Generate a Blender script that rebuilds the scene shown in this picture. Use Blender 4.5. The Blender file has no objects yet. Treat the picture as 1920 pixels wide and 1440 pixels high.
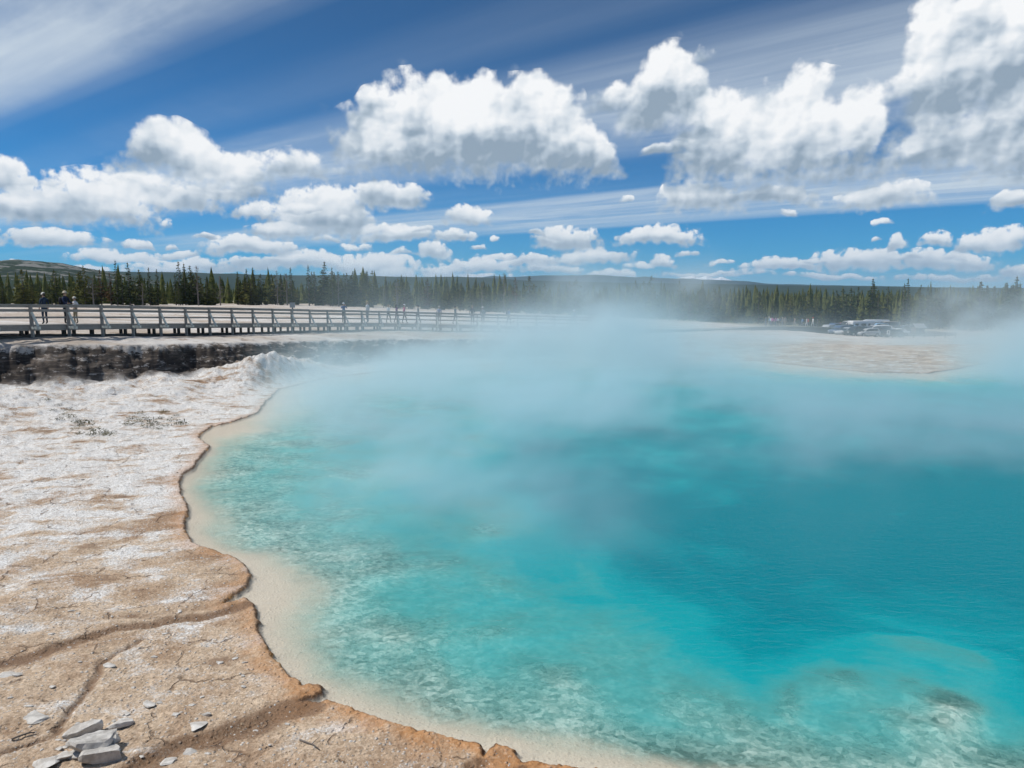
import bpy, bmesh, math, random
import numpy as np
from mathutils import Vector, Matrix
R = math.radians
random.seed(7)
C = bpy.context.scene.collection
SC = bpy.context.scene

# ------------------------------------------------------------------ camera
PITCH, F = 7.06, 1332.0                 # focal length in pixels of a 1920 x 1440 frame
EYE = Vector((0, 0, 5.0))               # the pool's surface is z = 0
cam = bpy.data.cameras.new('camera'); camo = bpy.data.objects.new('camera', cam); C.objects.link(camo)
cam.sensor_width = 17.3; cam.lens = 17.3 * F / 1920; cam.clip_start = 0.05; cam.clip_end = 60000
camo.location = EYE; camo.rotation_euler = (R(90 - PITCH), 0, 0)
SC.camera = camo

SUN_EL, SUN_AZ = 55.0, -83.0            # azimuth from +Y, negative to the left (west of the view)
SUN_DIR = Vector((math.sin(R(SUN_AZ)) * math.cos(R(SUN_EL)), math.cos(R(SUN_AZ)) * math.cos(R(SUN_EL)), math.sin(R(SUN_EL))))
sun = bpy.data.lights.new('sun', 'SUN'); suno = bpy.data.objects.new('sun', sun); C.objects.link(suno)
sun.energy = 3.8; sun.angle = R(0.53); sun.color = (1.0, 0.955, 0.89)
suno.rotation_euler = (-SUN_DIR).to_track_quat('-Z', 'Y').to_euler()

SC.view_settings.view_transform = 'Standard'; SC.view_settings.look = 'None'
SC.view_settings.exposure = 0.0; SC.view_settings.gamma = 1.0; SC.view_settings.use_curve_mapping = False
SC.cycles.use_denoising = True
SC.cycles.max_bounces = 8; SC.cycles.diffuse_bounces = 1; SC.cycles.glossy_bounces = 2
SC.cycles.transparent_max_bounces = 12; SC.cycles.volume_bounces = 3
SC.cycles.use_adaptive_sampling = True; SC.cycles.adaptive_threshold = 0.02
SC.cycles.sample_clamp_indirect = 4.0

FWD = Vector((0, math.cos(R(PITCH)), -math.sin(R(PITCH)))); UPV = Vector((0, math.sin(R(PITCH)), math.cos(R(PITCH))))
def ray(x, y):
    return (FWD + Vector((1, 0, 0)) * ((x - 960) / F) + UPV * ((720 - y) / F)).normalized()
def on_z(x, y, z=0.0):                  # where the line of sight of a photo point meets a level
    d = ray(x, y); t = (z - EYE.z) / d.z
    return EYE + d * t
def azel(x, y):
    d = ray(x, y); return math.atan2(d.x, d.y), math.asin(d.z)

# ------------------------------------------------------------------ node helpers
class G:
    """small expression builder over shader nodes"""
    def __init__(s, tree): s.t = tree; s.n = tree.nodes; s.l = tree.links
    def new(s, typ, **kw):
        n = s.n.new(typ)
        for k, v in kw.items(): setattr(n, k, v)
        return n
    def put(s, sock, v):
        if v is None: return
        if hasattr(v, 'is_output'): s.l.new(v, sock)
        else:
            if hasattr(sock.default_value, '__len__'):
                m = len(sock.default_value)
                v = (v,) * m if not hasattr(v, '__len__') else tuple(v)
                if m == 4 and len(v) == 3: v = v + (1.0,)
            sock.default_value = v
    def m(s, op, a, b=None, c=None, clamp=False):
        n = s.new('ShaderNodeMath', operation=op, use_clamp=clamp)
        for i, v in enumerate((a, b, c)): s.put(n.inputs[i], v)
        return n.outputs[0]
    def v(s, op, a, b=None, c=None, out=0):
        n = s.new('ShaderNodeVectorMath', operation=op)
        for i, q in enumerate((a, b, c)): s.put(n.inputs[i], q)
        return n.outputs[out]
    def add(s, a, b): return s.m('ADD', a, b)
    def sub(s, a, b): return s.m('SUBTRACT', a, b)
    def mul(s, a, b): return s.m('MULTIPLY', a, b)
    def xyz(s, x, y, z=0.0):
        n = s.new('ShaderNodeCombineXYZ')
        for i, q in enumerate((x, y, z)): s.put(n.inputs[i], q)
        return n.outputs[0]
    def sep(s, a):
        n = s.new('ShaderNodeSeparateXYZ'); s.put(n.inputs[0], a); return n.outputs
    def ss(s, a, lo, hi):               # smooth step
        n = s.new('ShaderNodeMapRange', interpolation_type='SMOOTHSTEP')
        for i, q in enumerate((a, lo, hi, 0.0, 1.0)): s.put(n.inputs[i], q)
        return n.outputs[0]
    def lin(s, a, lo, hi, o0=0.0, o1=1.0):
        n = s.new('ShaderNodeMapRange')
        for i, q in enumerate((a, lo, hi, o0, o1)): s.put(n.inputs[i], q)
        return n.outputs[0]
    def noise(s, p, scale, detail=4, rough=0.55, dim='3D', dist=0.0, out=0, lac=2.0):
        n = s.new('ShaderNodeTexNoise', noise_dimensions=dim)
        s.put(n.inputs['Vector'], p); s.put(n.inputs['Scale'], scale); s.put(n.inputs['Detail'], detail)
        s.put(n.inputs['Roughness'], rough); s.put(n.inputs['Distortion'], dist); s.put(n.inputs['Lacunarity'], lac)
        return n.outputs[out]
    def vor(s, p, scale, out=0, dim='3D', feature='F1', detail=0.0, rough=0.5, rnd=1.0, smooth=0.5):
        n = s.new('ShaderNodeTexVoronoi', voronoi_dimensions=dim, feature=feature)
        s.put(n.inputs['Vector'], p); s.put(n.inputs['Scale'], scale); s.put(n.inputs['Randomness'], rnd)
        if 'Detail' in n.inputs: s.put(n.inputs['Detail'], detail); s.put(n.inputs['Roughness'], rough)
        if feature == 'SMOOTH_F1': s.put(n.inputs['Smoothness'], smooth)
        return n.outputs[out]
    def mix(s, f, a, b, blend='MIX'):
        n = s.new('ShaderNodeMix', data_type='RGBA', blend_type=blend)
        s.put(n.inputs[0], f); s.put(n.inputs[6], a); s.put(n.inputs[7], b)
        return n.outputs[2]
    def fmix(s, f, a, b):
        n = s.new('ShaderNodeMix', data_type='FLOAT')
        s.put(n.inputs[0], f); s.put(n.inputs[2], a); s.put(n.inputs[3], b)
        return n.outputs[0]
    def ramp(s, f, stops, interp='LINEAR'):
        n = s.new('ShaderNodeValToRGB'); s.put(n.inputs[0], f)
        r = n.color_ramp; r.interpolation = interp
        while len(r.elements) < len(stops): r.elements.new(0.5)
        for e, (p, c) in zip(r.elements, stops):
            e.position = p; e.color = (c, c, c, 1) if not hasattr(c, '__len__') else tuple(c) + (1,)
        return n.outputs[0]
    def attr(s, name):
        return s.new('ShaderNodeAttribute', attribute_name=name).outputs['Fac']
    def bump(s, h, strength=0.5, dist=0.02, normal=None):
        n = s.new('ShaderNodeBump'); s.put(n.inputs['Height'], h)
        n.inputs['Strength'].default_value = strength; n.inputs['Distance'].default_value = dist
        if normal is not None: s.put(n.inputs['Normal'], normal)
        return n.outputs[0]

def material(name):
    m = bpy.data.materials.new(name); m.use_nodes = True; m.node_tree.nodes.clear()
    g = G(m.node_tree); out = g.new('ShaderNodeOutputMaterial')
    return m, g, out
def surf(name, fn, rough=0.8, spec=0.3, bump=None, metal=0.0):
    """principled material; fn(g, position) gives the colour"""
    m, g, out = material(name)
    p = g.new('ShaderNodeTexCoord').outputs['Object']
    b = g.new('ShaderNodeBsdfPrincipled')
    g.put(b.inputs['Base Color'], fn(g, p)); b.inputs['Roughness'].default_value = rough
    b.inputs['Specular IOR Level'].default_value = spec; b.inputs['Metallic'].default_value = metal
    if bump: g.put(b.inputs['Normal'], g.bump(g.noise(p, bump[0], 4), bump[1], bump[2]))
    g.l.new(b.outputs[0], out.inputs[0])
    return m
def plain(name, col, rough=0.7, var=0.18, scale=6.0, spec=0.3, metal=0.0):
    return surf(name, lambda g, p: g.mix(g.noise(p, scale, 3), [c * (1 - var) for c in col], [min(1, c * (1 + var)) for c in col]), rough, spec, None, metal)

# ------------------------------------------------------------------ world: sky, high cirrus, cumulus
def build_world():
    w = bpy.data.worlds.new('World'); SC.world = w; w.use_nodes = True
    w.node_tree.nodes.clear(); g = G(w.node_tree)
    out = g.new('ShaderNodeOutputWorld'); bg = g.new('ShaderNodeBackground')
    ST = 0.1
    bg.inputs[1].default_value = ST; g.l.new(bg.outputs[0], out.inputs[0])
    sky = g.new('ShaderNodeTexSky', sky_type='NISHITA'); sky.sun_disc = False
    sky.sun_elevation = R(SUN_EL); sky.sun_rotation = R(SUN_AZ); sky.altitude = 2200; sky.air_density = 1.0; sky.dust_density = 0.3; sky.ozone_density = 3.0
    D = g.v('NORMALIZE', g.new('ShaderNodeTexCoord').outputs['Generated'])
    dx, dy, dz = g.sep(D)
    az = g.m('ARCTAN2', dx, dy); el = g.m('ARCSINE', dz)
    skyc = g.mix(1.0, sky.outputs[0], SKY_TINT, 'MULTIPLY')
    skyc = g.mix(g.ss(el, 0.02, 0.42), g.mix(1.0, skyc, SKY_LOW, 'MULTIPLY'), g.mix(1.0, skyc, SKY_HIGH, 'MULTIPLY'))
    base_sky = skyc
    P = g.xyz(az, el)
    # --- cirrus: parallel streaks on a high flat layer
    zc = g.m('MAXIMUM', dz, 0.012)
    px_, py_ = g.m('DIVIDE', dx, zc), g.m('DIVIDE', dy, zc)
    a = CIRRUS_AZ
    ca, sa = math.cos(a), math.sin(a)
    along = g.add(g.mul(px_, sa), g.mul(py_, ca))
    across = g.sub(g.mul(px_, ca), g.mul(py_, sa))        # grows to the right of the streaks' direction
    q = g.xyz(g.mul(along, 0.10), across)
    wob = g.noise(q, 0.35, 3, 0.6, '2D')
    ac2 = g.add(across, g.mul(g.sub(wob, 0.5), 0.9))
    q2 = g.xyz(g.mul(along, 0.07), ac2)
    fine = g.noise(q2, 1.6, 7, 0.62, '2D')
    band = g.noise(g.xyz(g.mul(along, 0.05), ac2), 0.55, 3, 0.5, '2D')
    prof = g.ramp(g.lin(across, CIR0, CIR1), CIRRUS_STOPS, 'EASE')
    cir = g.mul(prof, g.add(0.55, g.mul(g.ss(g.add(g.mul(fine, 0.6), g.mul(band, 0.4)), 0.34, 0.66), 0.60)))
    patch = g.noise(g.xyz(g.mul(along, 0.35), ac2), 0.6, 6, 0.62, '2D', dist=0.4)
    cir = g.mul(cir, g.add(0.62, g.mul(g.ss(patch, 0.34, 0.60), 0.55)))
    cir = g.mul(cir, g.ss(el, 0.03, 0.10))
    skyc = g.mix(g.m('MINIMUM', cir, 0.88), skyc, [c / ST for c in CIRRUS_COL])
    skyc = g.mix(g.mul(g.ss(el, 0.045, 0.0), 0.5), skyc, [c / ST for c in (0.50, 0.66, 0.80)])
    # --- cumulus
    lowf = g.ss(el, 0.04, 0.26)
    wv = g.noise(P, 9.0, 3, 0.55, '2D', out=1)
    Pw = g.v('ADD', P, g.v('MULTIPLY', g.v('SUBTRACT', wv, (0.5, 0.5, 0.5)), (0.05, 0.035, 0.0)))
    def billow(p):
        hi = g.noise(p, 85.0, 5, 0.56, '2D'); lo = g.noise(p, 21.0, 7, 0.56, '2D')
        vo = g.m('SUBTRACT', 0.42, g.vor(p, 34.0, 0, '2D', detail=1.0, rough=0.5))
        vh = g.m('SUBTRACT', 0.42, g.vor(p, 95.0, 0, '2D'))
        a_ = g.add(g.mul(g.sub(lo, 0.5), 1.45), g.mul(vo, 0.42))
        b_ = g.add(g.mul(g.sub(hi, 0.5), 1.9), g.mul(vh, 0.55))
        return g.fmix(lowf, b_, a_)
    pwy = g.sep(Pw)[1]
    acc = None; vacc = None
    for (x, base, hw, top, gain) in CLOUDS:
        az0, el0 = azel(x, base); _, el1 = azel(x, top)
        az1, _ = azel(x + hw, base)
        H = max(el1 - el0, 0.004); W = max(abs(az1 - az0), 0.004)
        d = g.v('MULTIPLY_ADD', Pw, (1 / W, 1 / H, 0), (-az0 / W, -(el0 + 0.12 * H) / H, 0))
        dyv = g.m('MULTIPLY_ADD', pwy, 1 / H, -(el0 + 0.12 * H) / H)
        e = g.sub(1.0, g.v('DOT_PRODUCT', d, d, out=1))
        e = g.m('MINIMUM', e, g.m('MULTIPLY_ADD', dyv, 2.6, 0.62))
        if gain != 1.0: e = g.sub(e, 1.0 - gain)
        if acc is None:
            acc = e; vacc = g.mul(g.m('MAXIMUM', e, 0.0), dyv); wacc = g.m('MAXIMUM', e, 0.001)
        else:
            ep = g.m('MAXIMUM', e, 0.0)
            acc = g.m('SMOOTH_MAX', acc, e, 0.15)
            vacc = g.m('MULTIPLY_ADD', ep, dyv, vacc); wacc = g.add(wacc, ep)
    vrel = g.m('DIVIDE', vacc, wacc)                        # 0 at a cloud's base, 1 at its top
    acc = g.m('MAXIMUM', acc, -1.5)
    n0 = billow(P)
    n1 = billow(g.v('ADD', P, (-0.011, 0.012, 0.0)))
    dens = g.add(acc, g.mul(n0, g.fmix(lowf, 0.72, 0.92)))
    alpha = g.ss(dens, -0.04, g.fmix(g.ss(vrel, -0.05, 0.5), 0.85, 0.34))
    alpha = g.mul(alpha, g.ss(el, -0.01, 0.012))
    soft0 = g.noise(P, 15.0, 2, 0.5, '2D'); soft1 = g.noise(g.v('ADD', P, (-0.018, 0.026, 0.0)), 15.0, 2, 0.5, '2D')
    sof0 = g.noise(P, 44.0, 2, 0.5, '2D'); sof1 = g.noise(g.v('ADD', P, (-0.006, 0.009, 0.0)), 44.0, 2, 0.5, '2D')
    Pv = g.v('ADD', P, g.v('MULTIPLY', g.v('SUBTRACT', g.noise(P, 40.0, 2, 0.5, '2D', out=1), (0.5, 0.5, 0.5)), (0.016, 0.016, 0.0)))
    v0 = g.vor(Pv, 24.0, 0, '2D', detail=1.0, rough=0.45); v1 = g.vor(g.v('ADD', Pv, (-0.010, 0.013, 0.0)), 24.0, 0, '2D', detail=1.0, rough=0.45)
    w0 = g.vor(Pv, 64.0, 0, '2D'); w1 = g.vor(g.v('ADD', Pv, (-0.004, 0.005, 0.0)), 64.0, 0, '2D')
    rel = g.add(g.mul(g.sub(n0, n1), 0.12), g.add(g.mul(g.mul(g.sub(soft0, soft1), lowf), 1.1), g.mul(g.sub(sof0, sof1), 0.35)))
    rel = g.add(rel, g.add(g.mul(g.mul(g.sub(v1, v0), lowf), 0.42), g.mul(g.sub(w1, w0), 0.26)))
    big = g.noise(g.v('MULTIPLY', P, (1.0, 2.6, 1.0)), 7.0, 4, 0.5, '2D')
    core = g.ss(dens, 0.2, 1.3)
    lit = g.add(g.mul(g.ss(g.add(vrel, g.mul(g.sub(big, 0.5), 1.0)), 0.02, 0.66), 0.92), g.add(0.10, rel))
    lit = g.sub(lit, g.mul(core, g.mul(0.22, g.sub(1.0, g.ss(vrel, 0.1, 0.8)))))
    lit = g.fmix(lowf, g.add(g.mul(lit, 0.75), 0.22), lit)
    cc = g.ramp(lit, CLOUD_RAMP, 'LINEAR')
    cc = g.mix(1.0, cc, (1 / ST, 1 / ST, 1 / ST), 'MULTIPLY')
    far = g.ss(el, 0.10, 0.0)
    cc = g.mix(g.mul(far, 0.30), cc, [c / ST for c in (0.66, 0.74, 0.82)])
    skyc = g.mix(alpha, skyc, cc)
    g.l.new(skyc, bg.inputs[0])
    # the rest of the sky, away from the clouds built above: broken cloud from one noise
    side = g.mul(g.mul(g.ss(g.m('ABSOLUTE', az), 0.84, 0.76), g.ss(el, 0.60, 0.52)), g.m('GREATER_THAN', el, -0.004))
    bg2 = g.new('ShaderNodeBackground'); bg2.inputs[1].default_value = ST
    cl = g.mul(g.ss(g.noise(g.xyz(px_, py_), 0.9, 4, 0.6, '2D'), 0.48, 0.62), g.ss(el, 0.0, 0.12))
    g.put(bg2.inputs[0], g.mix(g.mul(cl, 0.8), base_sky, (7.4, 7.7, 8.0)))
    mxs = g.new('ShaderNodeMixShader'); g.put(mxs.inputs[0], side)
    g.l.new(bg2.outputs[0], mxs.inputs[1]); g.l.new(bg.outputs[0], mxs.inputs[2]); g.l.new(mxs.outputs[0], out.inputs[0])
    w.cycles.sampling_method = 'MANUAL'; w.cycles.sample_map_resolution = 512

SKY_TINT = (1.0, 1.0, 1.0); SKY_LOW = (0.09, 0.60, 0.95); SKY_HIGH = (0.12, 0.44, 0.66)
CLOUD_RAMP = [(0.0, (0.30, 0.38, 0.47)), (0.28, (0.48, 0.56, 0.645)), (0.6, (0.75, 0.80, 0.85)), (1.0, (0.98, 0.985, 0.99))]
CIRRUS_COL = (0.66, 0.74, 0.81)
CIRRUS_AZ = azel(-800, 562)[0]
def across_of(x, y):
    d = ray(x, y); return d.x / d.z * math.cos(CIRRUS_AZ) - d.y / d.z * math.sin(CIRRUS_AZ)
CIR0, CIR1 = 0.0, 14.0
def st(x, y, v): return (min(1, max(0, (across_of(x, y) - CIR0) / (CIR1 - CIR0))), v)
# strength of the cirrus across its streaks, from the sheet overhead to the last streak low in the sky
CIRRUS_STOPS = sorted([st(0, 60, 1.05), st(120, 90, 1.0), st(200, 110, 0.75), st(270, 120, 0.22), st(325, 125, 0.04), st(450, 120, 0.03),
                st(870, 90, 0.22), st(620, 200, 0.08), st(600, 242, 0.5), st(900, 190, 0.8), st(1100, 200, 0.85),
                st(760, 330, 0.42), st(820, 352, 0.05), st(840, 385, 0.1), st(850, 395, 0.75), st(1000, 425, 0.7), st(1000, 440, 0.0)])
CLOUDS = [  # photo x of the middle, base y, half width, top y, strength
    # the big cloud over the middle
    (870, 325, 245, 150, 1.15), (760, 300, 120, 145, 1.1), (985, 300, 130, 150, 1.1), (1050, 328, 130, 225, 1.0), (1135, 338, 48, 272, 0.95), (700, 320, 90, 220, 0.9),
    # the left group
    (325, 325, 125, 240, 1.1), (410, 345, 120, 270, 0.95), (250, 395, 240, 300, 0.72), (190, 422, 110, 345, 1.05), (60, 420, 100, 348, 1.0), (430, 385, 120, 305, 0.72), (15, 365, 70, 295, 0.85), (365, 398, 75, 352, 0.95), (560, 350, 120, 262, 0.66), (310, 424, 28, 400, 0.7),
    # the right group
    (1480, 340, 215, 140, 1.05), (1350, 345, 100, 165, 1.1), (1600, 330, 110, 190, 0.7), (1850, 225, 200, -70, 1.2), (1800, 325, 240, 215, 1.0), (1960, 330, 200, 180, 1.1),
    (1320, 405, 100, 335, 1.0), (1450, 392, 120, 340, 0.8), (1650, 390, 130, 335, 0.85), (1255, 290, 60, 262, 0.75),
    (1245, 245, 100, 95, 1.0), (1320, 125, 50, 72, 0.5), (1160, 215, 100, 150, 0.7), (1720, 190, 120, 110, 0.75),
    # the middle rows
    (610, 442, 120, 355, 1.1), (730, 398, 75, 343, 1.05), (520, 441, 62, 412, 0.9), (640, 340, 60, 310, 0.6), (480, 412, 60, 370, 0.75), (880, 425, 58, 386, 0.95), (750, 455, 110, 425, 0.9), (855, 455, 60, 430, 0.75),
    (115, 461, 120, 430, 1.0), (266, 463, 28, 444, 0.9), (325, 460, 18, 447, 0.75), (225, 490, 100, 466, 0.9), (470, 480, 100, 443, 1.0), (330, 480, 60, 462, 0.8), (5, 440, 14, 430, 0.8), (40, 492, 22, 482, 0.7),
    (1062, 467, 82, 418, 1.0), (1237, 460, 88, 428, 1.0), (1000, 440, 24, 424, 0.75), (935, 453, 14, 441, 0.8), (1165, 392, 22, 370, 0.7), (1110, 494, 90, 462, 0.95), (820, 490, 38, 455, 0.95), (760, 482, 40, 465, 0.7),
    (340, 512, 120, 480, 0.95), (560, 512, 110, 476, 1.0), (690, 512, 110, 474, 1.0), (470, 512, 70, 488, 0.9), (910, 510, 100, 480, 0.9), (1000, 500, 80, 478, 0.85), (1240, 500, 40, 476, 0.8), (830, 516, 70, 497, 0.8), (1190, 505, 40, 490, 0.7),
    (1657, 421, 22, 407, 0.9), (1470, 408, 22, 392, 0.7), (1675, 466, 28, 440, 0.9), (1632, 448, 14, 438, 0.7), (1760, 464, 50, 430, 0.85), (1870, 468, 90, 428, 0.95), (1610, 500, 110, 460, 1.0), (1740, 500, 110, 468, 0.95), (1840, 500, 60, 466, 0.9), (1470, 510, 120, 484, 0.85), (1900, 392, 55, 352, 0.95), (1915, 515, 30, 490, 0.9), (1790, 524, 200, 506, 0.75), (1320, 515, 120, 503, 0.7), (1560, 522, 120, 508, 0.75), (300, 516, 300, 500, 0.6),
    (600, 455, 36, 440, 0.8), (660, 468, 46, 450, 0.85), (705, 440, 40, 420, 0.8), (395, 448, 34, 436, 0.75), (430, 470, 30, 458, 0.75), (180, 512, 60, 496, 0.85), (60, 512, 50, 498, 0.8), (905, 470, 26, 458, 0.75), (950, 486, 34, 472, 0.8), (1030, 512, 70, 492, 0.9), (1140, 520, 70, 504, 0.85), (1290, 478, 30, 466, 0.7), (1350, 492, 36, 480, 0.7), (1400, 520, 70, 504, 0.8), (1530, 494, 40, 482, 0.75), (1690, 484, 40, 472, 0.8), (1800, 482, 40, 466, 0.8), (640, 424, 30, 408, 0.8), (560, 398, 40, 378, 0.85), (800, 440, 30, 426, 0.75), (1030, 456, 40, 440, 0.8), (740, 520, 60, 500, 0.9), (420, 520, 60, 502, 0.9), (800, 524, 300, 508, 0.6),
]
build_world()

# ------------------------------------------------------------------ numpy noise
_rng = np.random.RandomState(11)
_perm = np.concatenate([_rng.permutation(512)] * 3)
_ga = _rng.rand(512) * 2 * math.pi
_gx, _gy = np.cos(_ga), np.sin(_ga)
def perlin(x, y):
    xi = np.floor(x).astype(np.int64); yi = np.floor(y).astype(np.int64)
    xf = x - xi; yf = y - yi
    u = xf * xf * xf * (xf * (xf * 6 - 15) + 10); v = yf * yf * yf * (yf * (yf * 6 - 15) + 10)
    def gr(ix, iy, fx, fy):
        h = _perm[_perm[ix & 511] + (iy & 511)]
        return _gx[h] * fx + _gy[h] * fy
    a = gr(xi, yi, xf, yf); b = gr(xi + 1, yi, xf - 1, yf)
    c = gr(xi, yi + 1, xf, yf - 1); d = gr(xi + 1, yi + 1, xf - 1, yf - 1)
    return (a + (b - a) * u + ((c + (d - c) * u) - (a + (b - a) * u)) * v) * 1.5
def fbm(x, y, f=1.0, octaves=5, rough=0.5):
    x = np.asarray(x, float); y = np.asarray(y, float)
    s = np.zeros_like(x); amp = 1.0; t = 0.0
    for k in range(octaves):
        s += amp * perlin(x * f + 17.3 * k, y * f - 9.1 * k); t += amp; amp *= rough; f *= 2.03
    return s / t
def sstep(x, a, b):
    t = np.clip((x - a) / (b - a), 0, 1); return t * t * (3 - 2 * t)
def seg_dist(X, Y, pts, closed=False):
    """distance to a polyline (and how far along it the nearest point lies)"""
    n = len(pts); best = np.full(X.shape, 1e18); par = np.zeros(X.shape)
    for i in range(n if closed else n - 1):
        ax, ay = pts[i]; bx, by = pts[(i + 1) % n]
        ex, ey = bx - ax, by - ay; L = ex * ex + ey * ey + 1e-12
        t = np.clip(((X - ax) * ex + (Y - ay) * ey) / L, 0, 1)
        d = (X - ax - t * ex) ** 2 + (Y - ay - t * ey) ** 2
        k = d < best; best = np.where(k, d, best); par = np.where(k, i + t, par)
    return np.sqrt(best), par
def inside(X, Y, pts):
    r = np.zeros(X.shape, bool); n = len(pts)
    for i in range(n):
        ax, ay = pts[i]; bx, by = pts[(i + 1) % n]
        c = ((ay > Y) != (by > Y))
        with np.errstate(divide='ignore', invalid='ignore'):
            r ^= c & (X < (bx - ax) * (Y - ay) / (by - ay + 1e-18) + ax)
    return r
def sdist(X, Y, pts):                    # negative inside
    d, _ = seg_dist(X, Y, pts, True); return np.where(inside(X, Y, pts), -d, d)
def P2(lst, z=0.0): return [tuple(on_z(x, y, z)[:2]) for x, y in lst]

# ------------------------------------------------------------------ plan of the crater
SHORE = P2([(1240, 1456), (1070, 1441), (1000, 1432), (975, 1436), (965, 1408), (945, 1398), (925, 1398), (908, 1420), (895, 1398), (870, 1388), (820, 1383), (770, 1370), (720, 1352), (680, 1338), (648, 1325),
            (612, 1316), (586, 1318), (560, 1322), (580, 1308), (604, 1300), (598, 1288), (570, 1288), (545, 1268), (520, 1248), (503, 1222), (488, 1195), (483, 1160), (474, 1130), (455, 1124), (418, 1136), (436, 1118),
            (462, 1100), (470, 1078), (455, 1056), (432, 1042), (400, 1033), (366, 1022), (348, 1002), (344, 985), (352, 962), (350, 945), (340, 928), (335, 905), (343, 890), (358, 880), (372, 862), (380, 852), (395, 838),
            (376, 826), (376, 812), (398, 800), (440, 790), (480, 776)]) + \
        [(-11.8, 34.0), (-12.6, 38.0), (-11.5, 43.0), (-8.5, 47.5), (-3.0, 51.5), (4.0, 54.0), (12.0, 56.0), (19.0, 55.0), (21.5, 50.0), (23.5, 46.5), (27.0, 46.0), (31.0, 49.0), (37.0, 54.5), (46.0, 58.0), (58.0, 58.0), (68.0, 50.0), (70.0, 38.0), (58.0, 25.0), (40.0, 16.0), (25.0, 10.0), (14.0, 6.8), (8.0, 6.2), (4.5, 6.35)]
SHELF = P2([(1500, 1432), (1320, 1425), (1200, 1400), (1080, 1362), (960, 1350), (880, 1342), (800, 1330), (750, 1300), (735, 1285), (690, 1265), (640, 1260), (610, 1235), (590, 1200), (580, 1160), (590, 1120), (600, 1085), (560, 1050), (500, 1030), (432, 1018), (402, 992), (412, 965), (396, 935), (378, 905), (388, 870), (410, 845), (425, 830), (460, 812), (520, 790)]) + \
        [(-9.8, 36.0), (-10.0, 41.0), (-6.0, 46.5), (4.0, 51.0), (16.0, 52.0), (20.0, 45.0), (26.0, 43.0), (36.0, 50.0), (56.0, 54.0), (64.0, 44.0), (50.0, 25.0), (30.0, 14.0), (16.0, 9.0), (9.0, 7.6)] + P2([(1900, 1436)])
DEEP = P2([(1960, 1340), (1905, 1290), (1830, 1225), (1730, 1195), (1640, 1190), (1540, 1215), (1480, 1270), (1400, 1260), (1330, 1210), (1240, 1165), (1130, 1110), (1060, 1030), (960, 960), (900, 900), (900, 850), (1000, 800), (1120, 770)]) + \
        [(8.0, 40.0), (24.0, 38.0), (44.0, 46.0), (56.0, 40.0), (44.0, 24.0), (26.0, 14.5), (14.0, 10.6)]
CORE = P2([(2100, 1330), (1920, 1230), (1760, 1190), (1600, 1180), (1420, 1150), (1240, 1060), (1100, 985), (1040, 920), (1100, 885), (1200, 868), (1300, 900)]) + [(20.0, 26.0), (40.0, 34.0), (46.0, 30.0), (30.0, 18.0)]
RIM = [(-25.0, 33.6), (-22.4, 36.2), (-19.6, 39.8), (-17.0, 44.2), (-14.3, 48.6), (-10.0, 53.0), (-5.0, 56.5), (3.0, 60.0), (12.0, 63.5), (22.0, 67.0), (34.0, 71.0), (50.0, 74.0), (70.0, 72.0), (88.0, 60.0), (90.0, 38.0), (70.0, 18.0), (45.0, 8.0), (22.0, 3.0), (8.0, 2.6), (0.0, 2.5), (-8.0, 2.4), (-20.0, 2.0), (-31.0, 8.0), (-34.0, 18.0), (-30.0, 28.0)]
CHANNELS = [  # runnels across the flats: photo points, half width (m), depth (m), wetness
    ([(440, 1122), (400, 1128), (330, 1140), (250, 1150), (160, 1158), (60, 1152), (-80, 1150)], 0.10, 0.03, 0.35),
    ([(455, 1128), (390, 1148), (320, 1158), (240, 1172), (180, 1186), (120, 1208), (50, 1242), (-30, 1260)], 0.11, 0.05, 0.8),
    ([(270, 1195), (225, 1222), (190, 1245), (180, 1270), (160, 1300), (130, 1350), (95, 1385), (0, 1425)], 0.05, 0.04, 0.55),
    ([(575, 1316), (530, 1325), (480, 1348), (420, 1370), (350, 1392), (310, 1408), (270, 1432), (220, 1470)], 0.15, 0.06, 1.0),
    ([(978, 1440), (985, 1470), (980, 1520)], 0.10, 0.08, 0.9),
    ([(905, 1418), (880, 1432), (850, 1450)], 0.06, 0.05, 0.8),
    ([(520, 1385), (490, 1405), (465, 1435), (450, 1470)], 0.03, 0.02, 0.4),
    ([(335, 985), (290, 992), (240, 1004), (150, 1012), (40, 1032)], 0.25, 0.02, 0.15),
]
def plain_z(X, Y):
    xc = np.clip(X, -45, 85); yc = np.clip(Y, 0, 210)
    z = 2.1 - 0.035 * (xc + 13.5) - 0.007 * np.clip(yc - 62, 0, 150) * np.clip(xc + 30, 0, 130) / 50
    z = z + 0.45 * sstep(-xc, 14, 28) * sstep(-yc, -60, -36)
    z = z - 0.75 * np.exp(-((X - 57) / 17) ** 2 - ((Y - 110) / 22) ** 2); lot = np.exp(-(((X - 79) / 24) ** 2 + ((Y - 150) / 32) ** 2) ** 2); z = z * (1 - lot) - 2.75 * lot
    return np.where(Y < 20, np.maximum(z, 2.6 - 0.02 * np.clip(xc, 0, 99)), z)

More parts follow.
